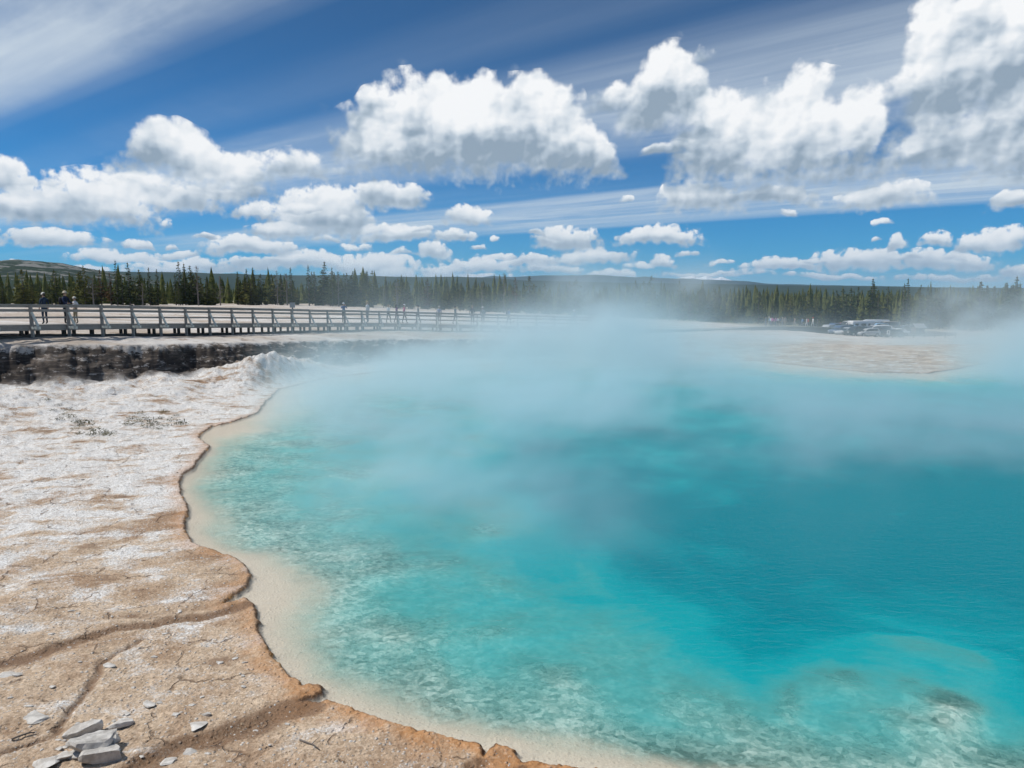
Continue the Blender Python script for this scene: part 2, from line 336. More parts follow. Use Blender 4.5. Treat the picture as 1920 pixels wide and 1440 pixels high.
def terrain(X, Y, fields=False):
    X = np.asarray(X, float); Y = np.asarray(Y, float)
    near = Y < 90
    wx = fbm(X, Y, 0.9, 3) * 0.35 * sstep(Y, 10, 30); wy = fbm(X + 50, Y, 0.9, 3) * 0.35 * sstep(Y, 10, 30)
    jx = fbm(X, Y, 4.0, 4, 0.6) * 0.085; jy = fbm(X + 33, Y + 7, 4.0, 4, 0.6) * 0.085
    Xs, Ys = X + jx + wx * 0.4, Y + jy + wy * 0.4
    ds = sdist(Xs, Ys, SHORE)
    dr = -sdist(X + wx * 2.2, Y + wy * 2.2, RIM)           # positive inside the crater
    # the level plain around the crater
    zp = plain_z(X, Y) + 0.10 * fbm(X, Y, 0.25, 4) + 0.03 * fbm(X, Y, 1.5, 3)
    zp = zp - 0.5 * sstep(dr, -2.5, 0.0) * 0.4
    # the crater's floor
    n1 = fbm(X, Y, 0.45, 5); n2 = fbm(X, Y, 2.2, 5, 0.55); n3 = fbm(X, Y, 9.0, 4, 0.55)
    lip = np.exp(-((ds - 0.10) / 0.10) ** 2)
    zin = 0.036 + 0.022 * np.clip(ds, 0, 20) + 0.10 * n1 * sstep(ds, 0.5, 4) + (0.035 + 0.05 * sstep(Y, 13, 20)) * n2 * sstep(ds, 0.05, 1.5) + 0.018 * n3 + 0.020 * lip * (0.5 + 2.6 * n2)
    tal = sstep(dr, 13.0, 0.5)                             # debris fan under the cliff
    left = sstep(-X, -2.0, 12.0)
    zin = zin + left * tal * (0.42 + 0.35 * n1) * sstep(ds, 0.3, 6)
    def mound(cx, cy, rx, ry, h): return h * np.exp(-((X - cx) / rx) ** 2 - ((Y - cy) / ry) ** 2)
    mz = mound(-12.8, 42.5, 2.8, 3.4, 1.15) + mound(-14.6, 40.0, 2.2, 2.6, 0.8) + mound(-19.0, 36.8, 2.0, 1.2, 0.5) + mound(-21.6, 34.0, 1.6, 1.0, 0.35) + mound(-24.0, 28.5, 4.0, 4.0, 0.5)
    zin = zin + mz * (1 + 0.16 * n2 + 0.35 * n1) * sstep(ds, 0.1, 2.0)
    crag = fbm(X, Y, 0.7, 5, 0.6)
    drr = dr + 0.55 * crag + 0.12 * n3
    u = np.clip((drr + 0.3) / (2.1 + 1.2 * fbm(X, Y, 0.35, 2)), 0, 1)
    stp = 4.0 + 1.5 * fbm(X, Y, 0.3, 2); w_ = u * stp + 0.25 * n2; t = np.clip(0.35 * u + 0.65 * (np.floor(w_) + sstep(w_ - np.floor(w_), 0.55, 1.0)) / stp, 0, 1) * sstep(u, 0, 0.06)
    t = np.where(u >= 1, 1, t) * 0.5 + 0.5 * u
    z = zp * (1 - t) + np.minimum(zin, np.maximum(zp, 0.25)) * t
    # ledges in the cliff
    # under water
    dsh = sdist(X + wx, Y + wy, SHELF); dd = sdist(X + wx * 1.2, Y + wy * 1.2, DEEP); dc = sdist(X + wx, Y + wy, CORE)
    a = np.clip(-ds, 0, None)
    t1 = a / (a + np.clip(dsh, 0, None) + 1e-6)
    b = np.clip(-dsh, 0, None); t2 = b / (b + np.clip(dd, 0, None) + 1e-6)
    c = np.clip(-dd, 0, None); t3 = c / (c + np.clip(dc, 0, None) + 1e-6)
    depth = 0.05 + 0.17 * t1 + 0.95 * t2 ** 1.25 + 2.2 * t3 + 3.5 * sstep(-dc, 0, 6)
    n4 = fbm(X, Y, 0.9, 3, 0.45)
    mx_, my_ = on_z(1655, 1345)[:2]; mr = ((X - mx_) / 1.4 + 0.3 * n4) ** 2 + ((Y - my_) / 1.2 + 0.15 * n2) ** 2
    depth = np.minimum(depth, 0.42 + 0.15 * n4 + 0.9 * np.clip(mr - 0.7, 0, 6))
    depth = depth + (0.38 * n4 + 0.03 * n2) * sstep(t2, 0.02, 0.45) * (1 - 0.6 * t3) + 0.015 * n3 * t1
    depth = np.maximum(depth, 0.03); zw = -0.26 * (1 - np.exp(-depth / 0.26))   # the bed itself lies shallow, murk hides it first
    k = sstep(ds, -0.07, 0.03); murk = depth * (1 - k)
    z = zw * (1 - k) + z * k
    # runnels
    ch = np.zeros_like(X); wet = np.zeros_like(X)
    cx_, cy_ = X + 0.10 * fbm(X, Y, 2.0, 3), Y + 0.10 * fbm(X + 9, Y, 2.0, 3)
    for pts, hw, dp, w in CHANNELS:
        d, _ = seg_dist(cx_, cy_, P2(pts, 0.1))
        m = np.exp(-(d / hw) ** 2)
        z = z - dp * m * sstep(ds, 0.0, 0.4); ch = np.maximum(ch, m)
        wet = np.maximum(wet, w * np.exp(-(d / (hw * 1.5)) ** 2))
    if not fields: return z
    rock = sstep(drr + 0.5 * n2, -0.55, 0.0) * (1 - sstep(drr, 1.5, 3.1 + 1.2 * n1)) * sstep(-X, -16, 2) * sstep(ds, 0.5, 2)
    return z, dict(shore=ds, depth=murk, wet=wet, rock=rock, rimd=dr, shelf=t1, pebble=t2)
def zat(x, y): return float(terrain(np.array([x]), np.array([y]))[0])
def on_ground(x, y):
    """the point of the terrain seen at a photo point"""
    d = ray(x, y); ts = np.geomspace(5, 400, 900)
    pz = EYE.z + d.z * ts; tz = terrain(EYE.x + d.x * ts, EYE.y + d.y * ts)
    i = int(np.argmax(pz < tz)); p = EYE + d * float(ts[i]); return Vector((p.x, p.y, float(tz[i])))

# ------------------------------------------------------------------ ground and water meshes
def grid_mesh(name, V, rows, cols, mat, keep=None, attrs=None, close=False):
    idx = np.arange(rows * cols).reshape(rows, cols)
    a, b = idx[:-1, :-1], idx[:-1, 1:]; c, d = idx[1:, 1:], idx[1:, :-1]
    F4 = np.stack([a, b, c, d], -1).reshape(-1, 4)
    if keep is not None: F4 = F4[keep.reshape(-1)]
    used = np.unique(F4); remap = np.full(rows * cols, -1, np.int64); remap[used] = np.arange(len(used))
    F4 = remap[F4]; V = V[used]
    me = bpy.data.meshes.new(name)
    me.vertices.add(len(V)); me.vertices.foreach_set('co', V.astype(np.float32).ravel())
    me.loops.add(F4.size); me.loops.foreach_set('vertex_index', F4.astype(np.int32).ravel())
    me.polygons.add(len(F4)); me.polygons.foreach_set('loop_start', np.arange(0, F4.size, 4, dtype=np.int32))
    me.polygons.foreach_set('loop_total', np.full(len(F4), 4, np.int32))
    me.update(calc_edges=True)
    me.polygons.foreach_set('use_smooth', np.ones(len(F4), bool))
    for k, v in (attrs or {}).items():
        at = me.attributes.new(k, 'FLOAT', 'POINT'); at.data.foreach_set('value', v.reshape(-1)[used].astype(np.float32))
    me.materials.append(mat)
    o = bpy.data.objects.new(name, me); C.objects.link(o); return o
def tag(o, label=None, cat=None, group=None, kind=None):
    if label: o['label'] = label
    if cat: o['category'] = cat
    if group: o['group'] = group
    if kind: o['kind'] = kind
    return o

def ground_material():
    m, g, out = material('ground')
    p = g.new('ShaderNodeTexCoord').outputs['Object']
    sh, wet, rock, rim, shelf, peb, dep = [g.attr(k) for k in ('shore', 'wet', 'rock', 'rimd', 'shelf', 'pebble', 'depth')]
    x, y, z = g.sep(p)
    n_big = g.noise(p, 0.55, 5, 0.6); n_mid = g.noise(p, 2.6, 6, 0.62); n_fine = g.noise(p, 26.0, 5, 0.65)
    xr = g.add(g.mul(x, 0.93), g.mul(y, 0.37)); yr = g.sub(g.mul(y, 0.93), g.mul(x, 0.37))
    stretch = g.xyz(g.mul(xr, 0.65), g.mul(yr, 1.2), z)
    n_str = g.noise(stretch, 1.3, 6, 0.62, dist=0.3)
    # pale sinter with tan, rusty and wet patches
    white = g.mix(n_mid, (0.62, 0.605, 0.575), (0.79, 0.785, 0.77))
    tan = g.mix(n_fine, (0.41, 0.295, 0.195), (0.67, 0.54, 0.405))
    tan = g.mix(g.ss(n_big, 0.45, 0.65), tan, g.mix(n_fine, (0.26, 0.165, 0.10), (0.47, 0.33, 0.22)))
    nearness = g.lin(y, 8.0, 18.0, 1.0, 0.0)
    shore_near = g.ss(sh, 5.5, 0.2)
    tanness = g.add(g.add(g.mul(nearness, 0.37), g.mul(shore_near, g.mul(nearness, 0.20))), g.add(g.mul(g.sub(n_str, 0.5), 2.1), g.add(g.mul(g.sub(n_mid, 0.5), 0.9), g.mul(g.sub(n_big, 0.5), 0.9))))
    tanness = g.add(tanness, g.add(g.mul(g.sub(n_fine, 0.5), 1.1), g.mul(g.mul(g.ss(x, 10.0, 20.0), g.ss(y, 38.0, 46.0)), 0.42)))
    tmask = g.ss(tanness, -0.06, 0.42)
    col = g.mix(tmask, white, tan)
    speck = g.vor(p, 17.0, 1); sp1 = g.sep(speck)[0]
    vd = g.vor(p, 17.0, 0)
    chip = g.mul(g.ss(sp1, g.lin(n_mid, 0.35, 0.65, 0.90, 0.55), 0.97), g.ss(vd, 0.42, 0.30))
    grit = g.sep(g.vor(p, 34.0, 1))[0]; grit2 = g.sep(g.vor(p, 11.0, 1))[1]
    col = g.mix(1.0, col, g.ramp(g.add(g.mul(grit, 0.7), g.mul(grit2, 0.3)), [(0.1, (0.76, 0.72, 0.68)), (0.5, (1.0, 1.0, 1.0)), (0.92, (1.28, 1.30, 1.32))]), 'MULTIPLY')
    col = g.mix(g.mul(chip, 0.8), col, (0.68, 0.65, 0.60))
    dark = g.mul(g.ss(g.add(n_str, g.mul(g.sub(n_fine, 0.5), 0.12)), 0.585, 0.70), 0.75)
    col = g.mix(dark, col, (0.24, 0.155, 0.10))
    orange = g.mix(n_fine, (0.36, 0.145, 0.045), (0.66, 0.36, 0.155))
    om = g.mul(g.ss(g.add(g.add(sh, g.mul(g.sub(n_mid, 0.5), 1.0)), g.mul(g.sub(n_fine, 0.5), 0.5)), 0.50, -0.05), g.m('MAXIMUM', g.lin(y, 7.2, 10.5, 0.95, 0.50), g.lin(y, 10.5, 17.0, 0.50, 0.06)))
    col = g.mix(om, col, orange)
    wetc = g.mix(n_fine, (0.10, 0.05, 0.022), (0.27, 0.155, 0.08))
    wm = g.ss(g.add(wet, g.mul(g.sub(n_mid, 0.5), 0.55)), 0.18, 0.62)
    wm = g.mul(wm, g.lin(n_fine, 0.3, 0.55, 0.55, 1.0))
    col = g.mix(g.mul(wm, 0.9), col, wetc)
    edge = g.mul(g.ss(g.add(sh, g.add(g.mul(g.sub(n_fine, 0.5), 0.10), g.mul(g.sub(n_mid, 0.5), 0.07))), 0.05, -0.01), 0.9)
    col = g.mix(edge, col, g.mix(g.ss(n_mid, 0.5, 0.66), (0.10, 0.055, 0.03), (0.50, 0.23, 0.04)))  # dark rim stands in for the lip's shade at the waterline, rusty in patches
    cr = g.vor(g.v('ADD', g.xyz(x, y, 0.0), g.v('MULTIPLY', g.noise(p, 1.7, 4, 0.6, out=1), (0.7, 0.7, 0.0))), 0.8, 0, '2D', 'DISTANCE_TO_EDGE')
    crm = g.mul(g.mul(g.ss(cr, 0.020, 0.006), g.ss(n_mid, 0.44, 0.56)), g.ss(sh, 0.05, 0.3))
    col = g.mix(g.mul(crm, 0.65), col, (0.13, 0.08, 0.05))
    # the plain outside the crater
    out_m = g.ss(rim, 0.2, -0.8)
    pl = g.mix(g.ss(g.noise(g.v('MULTIPLY', p, (0.5, 1.5, 1.0)), 0.16, 6, 0.6), 0.40, 0.62), (0.47, 0.40, 0.33), (0.66, 0.63, 0.59))
    pl = g.mix(g.mul(g.ss(g.noise(p, 0.9, 5, 0.6), 0.56, 0.68), 0.7), pl, (0.26, 0.17, 0.115))
    col = g.mix(out_m, col, pl)
    # dark strata of the crater wall, colour deepened further to stand in for its shadow
    strat = g.noise(g.v('MULTIPLY', p, (0.9, 0.9, 5.5)), 1.1, 6, 0.65, dist=0.4)
    rc = g.ramp(strat, [(0.30, (0.020, 0.016, 0.014)), (0.50, (0.062, 0.050, 0.042)), (0.62, (0.15, 0.122, 0.10)), (0.72, (0.38, 0.345, 0.31))])
    debris = g.ss(g.add(g.noise(g.v('MULTIPLY', p, (1, 1, 2.5)), 1.5, 7, 0.75), g.mul(g.ss(rim, 0.20, -0.35), 0.14)), 0.56, 0.63)
    rc = g.mix(g.mul(debris, 0.8), rc, (0.55, 0.51, 0.47))
    col = g.mix(rock, col, rc)
    lx = g.mul(g.sub(x, 78.0), 1 / 17.0); ly = g.mul(g.sub(y, 160.0), 1 / 24.0)
    col = g.mix(g.ss(g.add(g.mul(lx, lx), g.mul(ly, ly)), 1.0, 0.85), col, g.mix(n_mid, (0.10, 0.10, 0.10), (0.17, 0.165, 0.16)))
    # far meadow
    col = g.mix(g.ss(y, 150.0, 190.0), col, g.mix(n_big, (0.13, 0.12, 0.055), (0.30, 0.27, 0.17)))
    # the bed under water
    p2 = g.v('ADD', g.xyz(x, y, 0.0), g.v('MULTIPLY', g.v('SUBTRACT', g.noise(g.xyz(x, y, 0.0), 5.0, 2, 0.5, out=1), (0.5, 0.5, 0.5)), (0.10, 0.10, 0.0)))
    vc = g.sep(g.vor(p2, 9.5, 1, '2D'))[0]; vc2 = g.sep(g.vor(p2, 2.4, 1, '2D'))[0]
    bed_s = g.mix(n_fine, (0.54, 0.455, 0.365), (0.72, 0.65, 0.55))
    vc3 = g.sep(g.vor(p2, 20.0, 1, '2D'))[0]
    pv = g.add(g.add(g.mul(vc, 0.52), g.mul(vc3, 0.42)), g.mul(vc2, 0.10))
    bed_p = g.ramp(g.add(pv, g.mul(g.sub(g.noise(p2, 0.9, 4, 0.55, '2D'), 0.5), 1.1)), [(0.05, (0.11, 0.175, 0.155)), (0.35, (0.25, 0.36, 0.33)), (0.65, (0.42, 0.53, 0.49)), (1.0, (0.74, 0.82, 0.77))])
    bed = g.mix(g.ss(g.add(g.add(peb, g.mul(g.sub(shelf, 1.0), 0.12)), g.add(g.mul(g.sub(n_mid, 0.5), 0.16), g.mul(g.sub(n_fine, 0.5), 0.06))), -0.06, 0.12), bed_s, bed_p)
    col = g.mix(g.ss(sh, 0.0, -0.05), col, bed)
    b = g.new('ShaderNodeBsdfPrincipled'); g.put(b.inputs['Base Color'], col)
    g.put(b.inputs['Roughness'], g.fmix(wm, 0.9, 0.45)); b.inputs['Specular IOR Level'].default_value = 0.25
    hgt = g.add(g.add(g.mul(n_fine, 0.5), g.mul(g.noise(p, 70.0, 3, 0.6), 0.2)), g.mul(g.ss(vd, 0.45, 0.1), g.mul(sp1, 0.55)))
    hgt = g.mul(hgt, g.fmix(g.ss(sh, 0.0, -0.1), 1.0, 0.35)); hgt = g.add(hgt, g.mul(g.mul(g.ss(peb, 0.0, 0.1), g.mul(vc3, 0.5)), 0.6))
    g.put(b.inputs['Normal'], g.bump(g.sub(g.add(hgt, g.mul(grit, 0.22)), g.mul(crm, 0.5)), 0.95, 0.04))
    g.l.new(b.outputs[0], out.inputs[0])
    return m

def water_material():
    m, g, out = material('hot_spring_water')
    p = g.new('ShaderNodeTexCoord').outputs['Object']
    d = g.attr('depth')
    n = g.noise(p, 0.7, 5, 0.6)
    dd = g.mul(d, g.lin(g.noise(p, 0.35, 5, 0.62, dist=0.5), 0.3, 0.7, 0.5, 1.5))
    body = g.ramp(g.lin(dd, 0.0, 4.0), [(0.0, (0.22, 0.58, 0.54)), (0.12, (0.11, 0.53, 0.52)), (0.28, (0.008, 0.38, 0.42)), (0.55, (0.0, 0.255, 0.30)), (1.0, (0.0, 0.195, 0.245))])
    opac = g.sub(1.0, g.m('POWER', 0.20, g.m('MAXIMUM', g.sub(dd, 0.10), 0.0)))
    tint = g.ramp(g.lin(dd, 0.0, 2.0), [(0.0, (1, 1, 1)), (0.12, (0.93, 0.98, 0.96)), (0.35, (0.62, 0.93, 0.91)), (0.65, (0.35, 0.84, 0.86)), (1.0, (0.2, 0.75, 0.8))])
    tr = g.new('ShaderNodeBsdfTransparent'); g.put(tr.inputs[0], tint)
    df = g.new('ShaderNodeBsdfDiffuse'); g.put(df.inputs[0], body)
    mx = g.new('ShaderNodeMixShader'); g.put(mx.inputs[0], opac); g.l.new(tr.outputs[0], mx.inputs[1]); g.l.new(df.outputs[0], mx.inputs[2])
    rip = g.add(g.noise(g.v('MULTIPLY', p, (1.0, 2.2, 1.0)), 3.2, 4, 0.6, dist=0.6), g.mul(g.noise(p, 14.0, 3, 0.5), 0.3))
    nrm = g.bump(rip, 0.65, 0.06)
    gl = g.new('ShaderNodeBsdfGlossy'); gl.inputs['Roughness'].default_value = 0.06; g.put(gl.inputs['Normal'], nrm)
    fr = g.new('ShaderNodeFresnel'); fr.inputs[0].default_value = 1.33; g.put(fr.inputs['Normal'], nrm)
    m2 = g.new('ShaderNodeMixShader'); g.put(m2.inputs[0], g.mul(fr.outputs[0], 0.34)); g.l.new(mx.outputs[0], m2.inputs[1]); g.l.new(gl.outputs[0], m2.inputs[2])
    g.l.new(m2.outputs[0], out.inputs[0])
    return m

def build_ground():
    cols_f = np.radians(np.arange(-41.0, 41.001, 0.085)); step = np.radians(3.0)
    az = np.concatenate([np.arange(-math.pi, -R(41.5), step), cols_f, np.arange(R(42.0), math.pi + step, step)])
    az[-1] = math.pi
    r = list(np.geomspace(0.4, 5.4, 26))
    u = 1 / 5.4
    rr = 5.4
    while rr < 78:
        s_u = 1.35 * rr * rr / (710 * 5.0)
        rr += min(s_u, 0.16 if 27 < rr < 64 else 9); r.append(rr)
    r += list(np.geomspace(80, 300, 70)) + list(np.geomspace(320, 12600, 44))
    r = np.array(r); rows, cols = len(r), len(az)
    Rr, Az = np.meshgrid(r, az, indexing='ij')
    X, Y = Rr * np.sin(Az), Rr * np.cos(Az)
    z, f = terrain(X, Y, True)
    # stony roughness as real relief near the camera
    V = np.stack([X, Y, z], -1).reshape(-1, 3)
    o = grid_mesh('ground', V, rows, cols, ground_material(), None, f)
    tag(o, kind='structure')
    # water: the same grid where the bed lies below the pool's level
    wetv = (z < 0.04) & (f['shore'] < 0.25)
    keep = wetv[:-1, :-1] | wetv[:-1, 1:] | wetv[1:, :-1] | wetv[1:, 1:]
    V2 = np.stack([X, Y, np.zeros_like(X)], -1).reshape(-1, 3)
    w = grid_mesh('water', V2, rows, cols, water_material(), keep, {'depth': f['depth']})
    tag(w, kind='structure')
build_ground()
#@@MARK-OBJECTS
# ------------------------------------------------------------------ mesh helpers
class MB:
    """collects faces and links them as ONE mesh object"""
    def __init__(s): s.v = []; s.f = []; s.mi = []
    def poly(s, pts, mi=0):
        k = len(s.v); s.v += [tuple(p) for p in pts]; s.f.append(tuple(range(k, k + len(pts)))); s.mi.append(mi)
    def raw(s, vs, fs, mi=0):
        k = len(s.v); s.v += [tuple(p) for p in vs]
        for f in fs: s.f.append(tuple(i + k for i in f)); s.mi.append(mi)
    def bar(s, a, b, w, h, up=(0, 0, 1), mi=0):
        a, b = Vector(a), Vector(b); d = (b - a).normalized(); u = Vector(up)
        if abs(d.dot(u)) > 0.98: u = Vector((0, 1, 0))
        sd = d.cross(u).normalized() * (w / 2); u = sd.cross(d).normalized() * (h / 2)
        vs = [a - sd - u, a + sd - u, a + sd + u, a - sd + u, b - sd - u, b + sd - u, b + sd + u, b - sd + u]
        s.raw(vs, [(3, 2, 1, 0), (4, 5, 6, 7), (0, 1, 5, 4), (1, 2, 6, 5), (2, 3, 7, 6), (3, 0, 4, 7)], mi)
    def box(s, lo, hi, mi=0):
        (x0, y0, z0), (x1, y1, z1) = lo, hi
        s.raw([(x0, y0, z0), (x1, y0, z0), (x1, y1, z0), (x0, y1, z0), (x0, y0, z1), (x1, y0, z1), (x1, y1, z1), (x0, y1, z1)],
              [(3, 2, 1, 0), (4, 5, 6, 7), (0, 1, 5, 4), (1, 2, 6, 5), (2, 3, 7, 6), (3, 0, 4, 7)], mi)
    def tube(s, pts, rad, n=6, mi=0, cap=True):
        pts = [Vector(p) for p in pts]; rings = []
        for i, p in enumerate(pts):
            d = (pts[min(i + 1, len(pts) - 1)] - pts[max(i - 1, 0)]).normalized()
            a = d.orthogonal().normalized(); b = d.cross(a)
            r = rad[i] if hasattr(rad, '__len__') else rad
            rings.append([p + (a * math.cos(2 * math.pi * k / n) + b * math.sin(2 * math.pi * k / n)) * r for k in range(n)])
        k0 = len(s.v)
        for q in rings: s.v += [tuple(p) for p in q]
        for i in range(len(rings) - 1):
            for k in range(n):
                s.f.append((k0 + i * n + k, k0 + i * n + (k + 1) % n, k0 + (i + 1) * n + (k + 1) % n, k0 + (i + 1) * n + k)); s.mi.append(mi)
        if cap:
            s.f.append(tuple(k0 + k for k in reversed(range(n)))); s.mi.append(mi)
            s.f.append(tuple(k0 + (len(rings) - 1) * n + k for k in range(n))); s.mi.append(mi)
    def loft(s, rings, mi=0, cap=True):
        k0 = len(s.v); n = len(rings[0])
        for q in rings: s.v += [tuple(p) for p in q]
        for i in range(len(rings) - 1):
            for k in range(n):
                s.f.append((k0 + i * n + k, k0 + i * n + (k + 1) % n, k0 + (i + 1) * n + (k + 1) % n, k0 + (i + 1) * n + k)); s.mi.append(mi)
        if cap:
            s.f.append(tuple(k0 + k for k in reversed(range(n)))); s.mi.append(mi)
            s.f.append(tuple(k0 + (len(rings) - 1) * n + k for k in range(n))); s.mi.append(mi)
    def mesh(s, name, mats, smooth=False, bevel=0.0):
        me = bpy.data.meshes.new(name); me.from_pydata(s.v, [], s.f); me.update()
        bm = bmesh.new(); bm.from_mesh(me); bmesh.ops.recalc_face_normals(bm, faces=bm.faces) if smooth != 'raw' else None
        bm.to_mesh(me); bm.free()
        for m in (mats if isinstance(mats, (list, tuple)) else [mats]): me.materials.append(m)
        me.polygons.foreach_set('material_index', s.mi)
        if smooth is True: me.polygons.foreach_set('use_smooth', [True] * len(me.polygons))
        return me
    def build(s, name, mats, parent=None, smooth=False, bevel=0.0):
        o = bpy.data.objects.new(name, s.mesh(name, mats, smooth)); C.objects.link(o)
        if parent: o.parent = parent
        if bevel:
            md = o.modifiers.new('bevel', 'BEVEL'); md.width = bevel; md.segments = 2
        return o
def empty(name, loc=(0, 0, 0), rz=0.0, label=None, cat=None, group=None):
    o = bpy.data.objects.new(name, None); C.objects.link(o); o.empty_display_size = 0.3
    o.location = loc; o.rotation_euler = (0, 0, rz); return tag(o, label, cat, group)
def put(name, me, parent=None, loc=(0, 0, 0), rot=(0, 0, 0), scale=(1, 1, 1)):
    o = bpy.data.objects.new(name, me); C.objects.link(o); o.parent = parent
    o.location = loc; o.rotation_euler = rot; o.scale = scale; return o
_kids = {}
def copy_tree(o, parent=None):
    c = o.copy(); C.objects.link(c)
    if parent: c.parent = parent; c.matrix_parent_inverse = o.matrix_parent_inverse.copy()
    for ch in o.children: copy_tree(ch, c)
    return c

# ------------------------------------------------------------------ hills and mountains
def ridge(name, az0, az1, r0, r1, height, mat, na=240, nr=40, rough=0.05, seed=0, back=0.25, base=-4.0):
    az = np.linspace(az0, az1, na); t = np.linspace(0, 1, nr)
    A, T = np.meshgrid(az, t, indexing='ij')
    Rr = r0 + (r1 * (1 + back) - r0) * T
    X, Y = Rr * np.sin(A), Rr * np.cos(A)
    s = np.clip((Rr - r0) / (r1 - r0), 0, 2)
    prof = np.where(s <= 1, sstep(s, 0, 1.05) ** 0.85, 1 - 0.5 * (s - 1) / back * 0.6)
    H = np.interp(A, *height)
    L = r1 / 9.0
    z = base + H * prof * (1 + rough * 2.2 * fbm(X + seed * 977, Y, 1 / L, 5)) + H * rough * fbm(X + seed * 31, Y, 4 / L, 4) * prof
    V = np.stack([X, Y, z], -1).reshape(-1, 3)
    o = grid_mesh(name, V, na, nr, mat); return tag(o, kind='structure')
def heights(px, r, base=-4.0):
    """ridge heights so that the crest stands where the photo shows it"""
    a, h = [], []
    for x, y in px:
        A, E = azel(x, y); a.append(A); h.append(EYE.z + r * math.tan(E) - base)
    return (a, h)
def hill_mat(name, dark, light, rockiness=0.0, scale=0.02, snow=0.0):
    def f(g, p):
        n = g.noise(p, scale, 6, 0.65); n2 = g.noise(p, scale * 9, 4, 0.7)
        c = g.mix(g.ss(g.add(g.mul(n, 0.55), g.mul(n2, 0.45)), 0.36, 0.64), dark, light)
        if rockiness:
            z = g.sep(p)[2]
            rk = g.mul(g.ss(g.add(g.noise(g.v('MULTIPLY', p, (1, 1, 1.0)), scale * 1.6, 6, 0.7), g.mul(g.ss(z, rockiness * 0.45, rockiness * 0.8), 0.05)), 0.535, 0.575), 0.8)
            c = g.mix(rk, c, g.mix(n2, (0.10, 0.10, 0.095), (0.34, 0.33, 0.31)))
        if snow:
            c = g.mix(g.ss(n2, 0.72 - snow, 0.76 - snow), c, (0.85, 0.87, 0.9))
        return c
    return surf(name, f, 0.95, 0.1)
ridge('hill', R(-52), R(-20), 620, 1500, heights([(-300, 500), (-120, 492), (0, 489), (60, 491), (110, 496), (150, 503), (200, 511), (260, 520), (340, 535), (420, 552)], 1500), hill_mat('hill_forest', (0.008, 0.016, 0.006), (0.024, 0.040, 0.012), 70.0, 0.018), 300, 60, 0.05, 1)
ridge('hills', R(-46), R(44), 1500, 3600, heights([(-200, 520), (100, 508), (210, 509), (330, 512), (420, 514), (520, 516), (640, 517), (740, 519), (830, 519), (900, 520), (980, 526), (1150, 530), (1400, 534), (1700, 538), (1930, 540), (2100, 541)], 3600), hill_mat('plateau_forest', (0.012, 0.024, 0.013), (0.028, 0.044, 0.020), 0, 0.006), 420, 30, 0.03, 2)
ridge('far_hills', R(-12), R(44), 5200, 7400, heights([(760, 530), (880, 525), (900, 520), (925, 517), (960, 519), (1010, 516), (1060, 516), (1110, 515), (1150, 517), (1190, 520), (1210, 518), (1240, 521), (1300, 523), (1400, 527), (1440, 532), (1520, 534), (1620, 536), (1700, 537), (1800, 540), (2000, 542)], 7400), hill_mat('far_forest', (0.012, 0.022, 0.018), (0.028, 0.040, 0.030), 0, 0.003), 420, 30, 0.025, 3)
def snow_mat():
    def f(g, p):
        n = g.noise(p, 0.006, 6, 0.7); z = g.sep(p)[2]
        return g.mix(g.ss(g.add(n, g.lin(z, 150, 330, -0.2, 0.12)), 0.44, 0.50), (0.10, 0.105, 0.115), (0.85, 0.87, 0.90))
    return surf('snowy_rock', f, 0.9, 0.2)
ridge('mountain', R(11), R(20), 9000, 11500, heights([(1230, 532), (1255, 524), (1285, 518), (1300, 516), (1310, 519), (1325, 515), (1340, 521), (1352, 520), (1375, 527), (1395, 528), (1440, 534)], 11500), snow_mat(), 260, 40, 0.09, 4)

# ------------------------------------------------------------------ trees
def leaf_mat(name, a, b, dry=(0.10, 0.075, 0.04)):
    def f(g, p):
        oi = g.new('ShaderNodeObjectInfo').outputs['Random']
        n = g.noise(p, 1.6, 3, 0.6)
        c = g.mix(g.ss(n, 0.3, 0.7), a, b)
        c = g.mix(1.0, c, g.ramp(oi, [(0.0, (0.72, 0.78, 0.75)), (0.5, (1.0, 1.0, 0.95)), (1.0, (1.35, 1.22, 0.95))]), 'MULTIPLY')
        return g.mix(g.mul(g.ss(g.noise(p, 0.8, 2), 0.58, 0.72), 0.5), c, dry)
    return surf(name, f, 0.85, 0.2)
LEAF = leaf_mat('conifer_needles', (0.055, 0.066, 0.016), (0.19, 0.185, 0.045))
LEAF_DK = leaf_mat('dark_conifer_needles', (0.034, 0.050, 0.018), (0.110, 0.128, 0.040))
LEAF_DRY = leaf_mat('rusty_needles', (0.10, 0.055, 0.022), (0.16, 0.09, 0.035))
BARK = plain('conifer_bark', (0.16, 0.13, 0.11), 0.95, 0.35)
DEADW = plain('weathered_dead_wood', (0.17, 0.15, 0.135), 0.95, 0.3)
